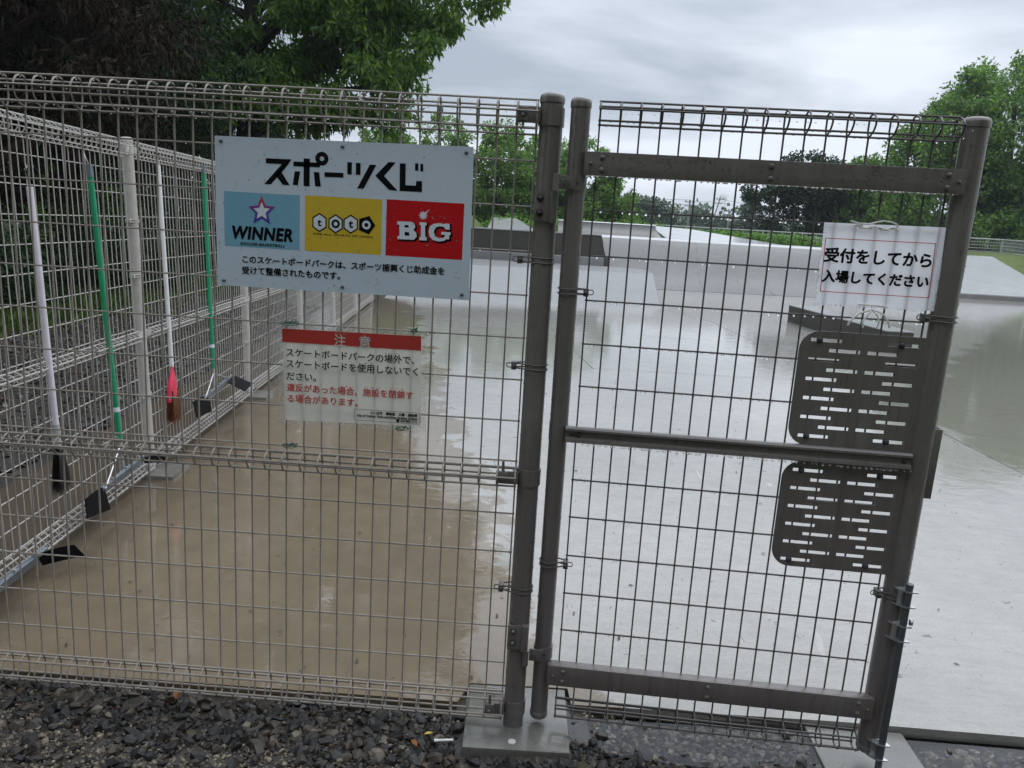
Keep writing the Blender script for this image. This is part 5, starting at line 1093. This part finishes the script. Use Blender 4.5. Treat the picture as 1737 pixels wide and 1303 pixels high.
# squeegees
def squeegee(label, x, z, top, foot, barL, barR, flapL, flapR):
    t = tool('squeegee', label, 'squeegee', x, z, 'floor squeegees on the side fence')
    q = lambda p: (p[0]-x, p[1], p[2]-z)
    V3 = lambda p: Vector(q(p))
    top, foot, L_, R_ = V3(top), V3(foot), V3(barL), V3(barR)
    MB().tube([top, foot], 0.0135, 14).build('handle', M['green_handle'], t)
    d = (top-foot).normalized(); MB().tube([top-d*0.01, top+d*0.045], 0.0145, 12).build('end_cap', M['bar_metal'], t)
    MB().tube([top+d*0.04, top+d*0.07+Vector((-0.012, 0.006, 0)), top+d*0.10+Vector((0.0, 0.02, 0)), top+d*0.085+Vector((0.014, 0.022, 0))], 0.0022, 6).build('hook', M['zinc'], t)
    k = foot+d*0.14; MB().tube([k, k+d*0.022], 0.0139, 14).build('sticker', M['sticker'], t)
    k = foot-d*0.02; MB().tube([foot, foot-d*0.16], 0.010, 12).build('socket', M['zinc'], t)
    mid = (L_+R_)/2
    for e in (L_.lerp(R_, 0.04), R_.lerp(L_, 0.12)):
        MB().tube([foot-d*0.03, (foot-d*0.03).lerp(e, 0.5)+Vector((0, -0.006, 0)), e+Vector((0, -0.012, 0.006))], 0.0042, 8).build('brace', M['zinc'], t)
    u = (R_-L_).normalized(); up = Vector((0, -0.35, 1)).normalized(); nn = u.cross(up).normalized()
    mb = MB(); c = []
    for e in (L_, R_):
        for a, b_ in ((-0.020, -0.008), (0.020, -0.008), (0.020, 0.008), (-0.020, 0.008)): c.append(e+up*a+nn*b_)
    mb.add(c, [(0, 1, 2, 3), (7, 6, 5, 4), (0, 4, 5, 1), (1, 5, 6, 2), (2, 6, 7, 3), (3, 7, 4, 0)]); mb.build('bar', M['bar_metal'], t)
    for s_ in (0.2, 0.5, 0.8):
        p = L_.lerp(R_, s_)+up*0.020; mbb = MB().tube([p, p+up*0.012], 0.006, 8); mbb.build('wing_bolt', M['zinc'], t)
    for fl in (flapL, flapR):
        a = [V3(p) for p in fl]; mb = MB(); n = 8; rows = []
        for i in range(n+1):
            s_ = i/n; bend = math.sin(s_*math.pi)*0.004; rows.append((a[0].lerp(a[1], s_)+Vector((0, 0, bend)), a[3].lerp(a[2], s_)+Vector((0, 0, bend*0.4))))
        th = Vector((0.003, -0.005, 0.002))
        for p0, p1 in rows: mb.v += [tuple(p0), tuple(p1), tuple(p1+th), tuple(p0+th)]
        for i in range(n):
            for e in range(4): mb.f.append((i*4+e, i*4+(e+1) % 4, i*4+4+(e+1) % 4, i*4+4+e)); mb.sm.append(e % 2 == 0)
        mb.f += [(0, 1, 2, 3), (n*4+3, n*4+2, n*4+1, n*4)]; mb.sm += [False, False]
        mb.build('rubber_blade', M['rubber'], t)
    return t
squeegee('green handled floor squeegee hung nearest to the front fence corner', 1.4, 0.9, (1.494, -0.03, 1.577), (1.531, -0.05, 0.322), (1.255, -0.07, 0.147), (1.77, -0.07, 0.165),
         [(1.07, -0.085, 0.175), (1.275, -0.07, 0.165), (1.29, -0.085, 0.045), (1.045, -0.10, 0.095)], [(1.72, -0.07, 0.165), (1.82, -0.14, 0.165), (1.82, -0.15, 0.115), (1.73, -0.08, 0.135)])
squeegee('green handled floor squeegee hung beyond the red broom', 3.0, 0.9, (3.055, -0.03, 1.685), (2.978, -0.05, 0.41), (2.67, -0.07, 0.262), (3.31, -0.07, 0.288),
         [(2.455, -0.085, 0.30), (2.76, -0.07, 0.275), (2.80, -0.08, 0.155), (2.465, -0.10, 0.195)], [(3.12, -0.09, 0.285), (3.36, -0.07, 0.285), (3.50, -0.16, 0.20), (3.25, -0.17, 0.195)])
squeegee('floor squeegee with its black blade end lying at the fence foot in the left corner', 0.6, 0.9, (0.30, -0.03, 1.55), (0.35, -0.05, 0.30), (0.30, -0.07, 0.066), (0.755, -0.07, 0.070),
         [(0.10, -0.085, 0.12), (0.31, -0.07, 0.09), (0.33, -0.09, 0.02), (0.10, -0.10, 0.03)], [(0.69, -0.07, 0.085), (0.775, -0.17, 0.088), (0.79, -0.20, 0.035), (0.71, -0.08, 0.030)])

# ------------------------------------------------------------------ gravel and litter
def rock_protos(k, npts, seed, flat):
    r2 = random.Random(seed); res = []
    for q in range(k):
        bm = bmesh.new()
        for i in range(npts):
            v = Vector((r2.gauss(0, 1), r2.gauss(0, 1), r2.gauss(0, 1))).normalized()*r2.uniform(0.75, 1.05); bm.verts.new((v.x, v.y*r2.uniform(0.7, 1), v.z*flat))
        h = bmesh.ops.convex_hull(bm, input=bm.verts[:]); bmesh.ops.delete(bm, geom=[g for g in h['geom_interior'] if isinstance(g, bmesh.types.BMVert)], context='VERTS')
        bmesh.ops.triangulate(bm, faces=bm.faces[:]); bm.verts.index_update()
        res.append((np.array([v.co[:] for v in bm.verts]), np.array([[v.index for v in f.verts] for f in bm.faces]))); bm.free()
    return res
def scatter(name, label, pts, sizes, material, seed, npts=14, flat=0.62):
    rg = np.random.default_rng(seed); pr = rock_protos(9, npts, seed, flat)+rock_protos(9, npts+14, seed+1, flat*1.1); Vs, Fs, off = [], [], 0
    for (x, y, z), s_ in zip(pts, sizes):
        V0, F0 = pr[rg.integers(len(pr))]; a = rg.uniform(0, 6.283); t1, t2 = rg.normal(size=2)*0.5
        ca, sa = math.cos(a), math.sin(a); Rz = np.array([[ca, -sa, 0], [sa, ca, 0], [0, 0, 1]]); c1, s1_ = math.cos(t1), math.sin(t1); c2, s2_ = math.cos(t2), math.sin(t2)
        Rm = Rz @ np.array([[1, 0, 0], [0, c1, -s1_], [0, s1_, c1]]) @ np.array([[c2, 0, s2_], [0, 1, 0], [-s2_, 0, c2]])
        Vs.append((V0*s_*rg.uniform(0.75, 1.3, 3)) @ Rm.T+np.array([x, y, z])); Fs.append(F0+off); off += len(V0)
    return prop(np_mesh(name, np.concatenate(Vs), np.concatenate(Fs), material), label, 'gravel', kind='stuff')
rg = np.random.default_rng(31)
def clear(x, y):
    if -0.125 < x < 0.215 and -0.15 < y: return False
    if 0.93 < x < 1.29 and -0.21 < y < 0.15: return rg.random() < 0.02
    return y < (0.055 if x < -0.12 else 0.11)
pts, sz, pts2, sz2 = [], [], [], []
def mudband(x, y):
    # sandy patch towards the viewer on the left
    v = (-0.155-0.05*(x+1.3)+0.04*math.sin(3.1*x+0.6)+0.03*math.sin(7*x)) if x < -0.15 else -0.30+0.05*math.sin(4*x)
    return y < v+0.03*rg.normal()
for k in range(36000):
    x = rg.uniform(-2.0, 2.1); y = 0.11-rg.random()**0.85*0.85
    if not clear(x, y): continue
    s_ = float(np.clip(rg.lognormal(-4.95, 0.68), 0.003, 0.026))
    if x > 0.2 and y > -0.05 and rg.random() < 0.93: continue
    z = soil_h(x, y)+s_*0.18
    if (mudband(x, y) and rg.random() < 0.86) or rg.random() < 0.10: s_ = float(np.clip(rg.lognormal(-5.2, 0.4), 0.003, 0.012)); pts2.append((x, y, z-s_*0.1)); sz2.append(s_)
    else: pts.append((x, y, z)); sz.append(s_)
for k in range(70):
    x = rg.uniform(-1.7, 1.6); y = rg.uniform(-0.45, 0.06)
    if clear(x, y) and not (0.2 < x < 1.0 and y > -0.1): s_ = rg.uniform(0.020, 0.036); pts.append((x, y, soil_h(x, y)+s_*0.25)); sz.append(s_)
for k in range(2600):
    x = rg.uniform(0.21, 1.9); y = rg.uniform(-0.16, 0.13); s_ = rg.uniform(0.007, 0.017)
    if clear(x, y): pts2.append((x, y, min(soil_h(x, y)+s_*0.25, -0.026-s_*0.5) if rg.random() < 0.985 else -0.02)); sz2.append(s_)
scatter('gravel', 'dark wet crushed stone along the foot of the fence and gate', pts, sz, M['stone'], 5)
scatter('fine_gravel', 'sandy fine gravel nearest to the viewer', pts2, sz2, M['tan_stone'], 6, 11, 0.75)
pts, sz = [], []
for k in range(9000):
    y = rg.uniform(0.2, 11); x = SIDE_X(y)-0.45-rg.random()**0.8*2.9; s_ = float(np.clip(rg.lognormal(-4.0, 0.4), 0.008, 0.035)); pts.append((x, y, -0.05+s_*0.2)); sz.append(s_)
scatter('gravel', 'dark gravel strip outside the side fence', pts, sz, M['stone'], 8, 10)
# rain puddle in front of the gate
mb = MB(); P_ = [(0.205, 0.135), (0.205, -0.11), (0.30, -0.125), (0.42, -0.10), (0.5, -0.14), (0.66, -0.11), (0.8, -0.15), (0.95, -0.12), (1.3, -0.16), (2.4, -0.2), (2.4, 0.125), (1.05, 0.135)]
mb.add([(x, y, -0.022) for x, y in P_[::1]], [tuple(range(len(P_)))]); prop(mb.build('puddle_water', M['puddle'], fix=False), kind='structure')
mb = MB()
for k in range(230):
    y = 0.2+rnd.random()**1.8*9; x = rnd.uniform(-1.8-0.1*y, 3.5); s_ = rnd.uniform(0.004, 0.016); a = rnd.uniform(0, 6.28); c_, d_ = math.cos(a)*s_, math.sin(a)*s_; w_ = rnd.uniform(0.2, 0.5)
    mb.add([(x-c_, y-d_, 0.0045), (x+d_*w_, y-c_*w_, 0.005+s_*0.2), (x+c_, y+d_, 0.0055), (x-d_*w_, y+c_*w_, 0.0045)], [(0, 1, 2, 3)])
prop(mb.build('leaf_litter', M['twig'], fix=False), 'scattered dark leaf bits on the wet slab', 'litter', kind='stuff')
mb = MB()
for k in range(420):
    x, y = rnd.uniform(-1.8, 1.6), rnd.uniform(-0.55, 0.05)
    if not clear(x, y): continue
    a, ln = rnd.uniform(0, 6.28), rnd.uniform(0.01, 0.06); z = soil_h(x, y)+rnd.uniform(0.006, 0.016); dz = rnd.uniform(-0.006, 0.008); bx_, by_ = math.cos(a)*ln, math.sin(a)*ln
    mb.tube([(x, y, z), (x+bx_*0.5+rnd.uniform(-1, 1)*0.004, y+by_*0.5, z+dz*0.5+0.002), (x+bx_, y+by_, z+dz)], rnd.uniform(0.0006, 0.0017), 4, cap=False)
prop(mb.build('twig_litter', M['twig'], fix=False), 'thin dark twigs and plant bits strewn over the gravel', 'litter', kind='stuff')
mb = MB().tube([(0.40, -0.14, -0.07), (0.415, -0.13, -0.03), (0.435, -0.125, 0.0)], 0.0035, 6, radii=[0.0045, 0.0038, 0.0025]).tube([(0.40, -0.14, -0.05), (0.385, -0.14, -0.01)], 0.003, 6)
prop(mb.build('twig', M['twig']), 'small dark forked twig standing in the gravel right of the footing block', 'twig')
prop(MB().tube([(-0.175, -0.100, -0.006), (-0.130, -0.095, -0.004)], 0.004, 10).tube([(-0.185, -0.102, -0.006), (-0.175, -0.100, -0.006)], 0.005, 10).build('cigarette_butt', M['cig']), 'white cigarette end lying in the gravel left of the footing', 'cigarette end')
def leaf(label, x, y, z, s_, a, m_, nm='fallen_leaf'):
    mb = MB(); vs = []; n = 7
    for k in range(n):
        t = k/(n-1); w_ = 0.42*math.sin(math.pi*min(1, t*0.94+0.03))**0.8
        for e in (-1, 0, 1): px, py = (t-0.5)*s_, e*w_*s_*0.5; vs.append((x+px*math.cos(a)-py*math.sin(a), y+px*math.sin(a)+py*math.cos(a), z+0.15*s_*abs(e)+0.10*s_*math.sin(t*3)))
    mb.add(vs, [(k*3+e, k*3+e+1, k*3+4+e, k*3+3+e) for k in range(n-1) for e in (0, 1)], True)
    return prop(mb.build(nm, m_), label, 'leaf', 'fallen leaves on the gravel')
leaf('small yellow leaf on the gravel left of the footing block', -0.205, -0.080, -0.004, 0.026, 0.4, M['yellow_leaf']); leaf('brown leaf below the bottom roll of the fence', -0.985, -0.005, 0.004, 0.055, 1.9, M['orange_leaf'])
leaf('orange leaf near the cigarette end', -0.238, -0.130, -0.003, 0.035, 2.2, M['orange_leaf'])
# ------------------------------------------------------------------ rainy air: far things fade
mb = MB().box(-420, 420, -60, 420, -1.2, 24); hz = mb.build('haze')
m, nt, b = mat('haze_air'); nt.nodes.remove(b); v = N(nt, 'ShaderNodeVolumePrincipled'); v.inputs['Color'].default_value = (0.86, 0.92, 1.0, 1); v.inputs['Density'].default_value = 0.0005; v.inputs['Anisotropy'].default_value = 0.2
L(nt, v.outputs[0], nt.nodes['Material Output'].inputs['Volume']); hz.data.materials.append(m); prop(hz, 'thin rainy haze over the whole park', 'haze', kind='stuff')
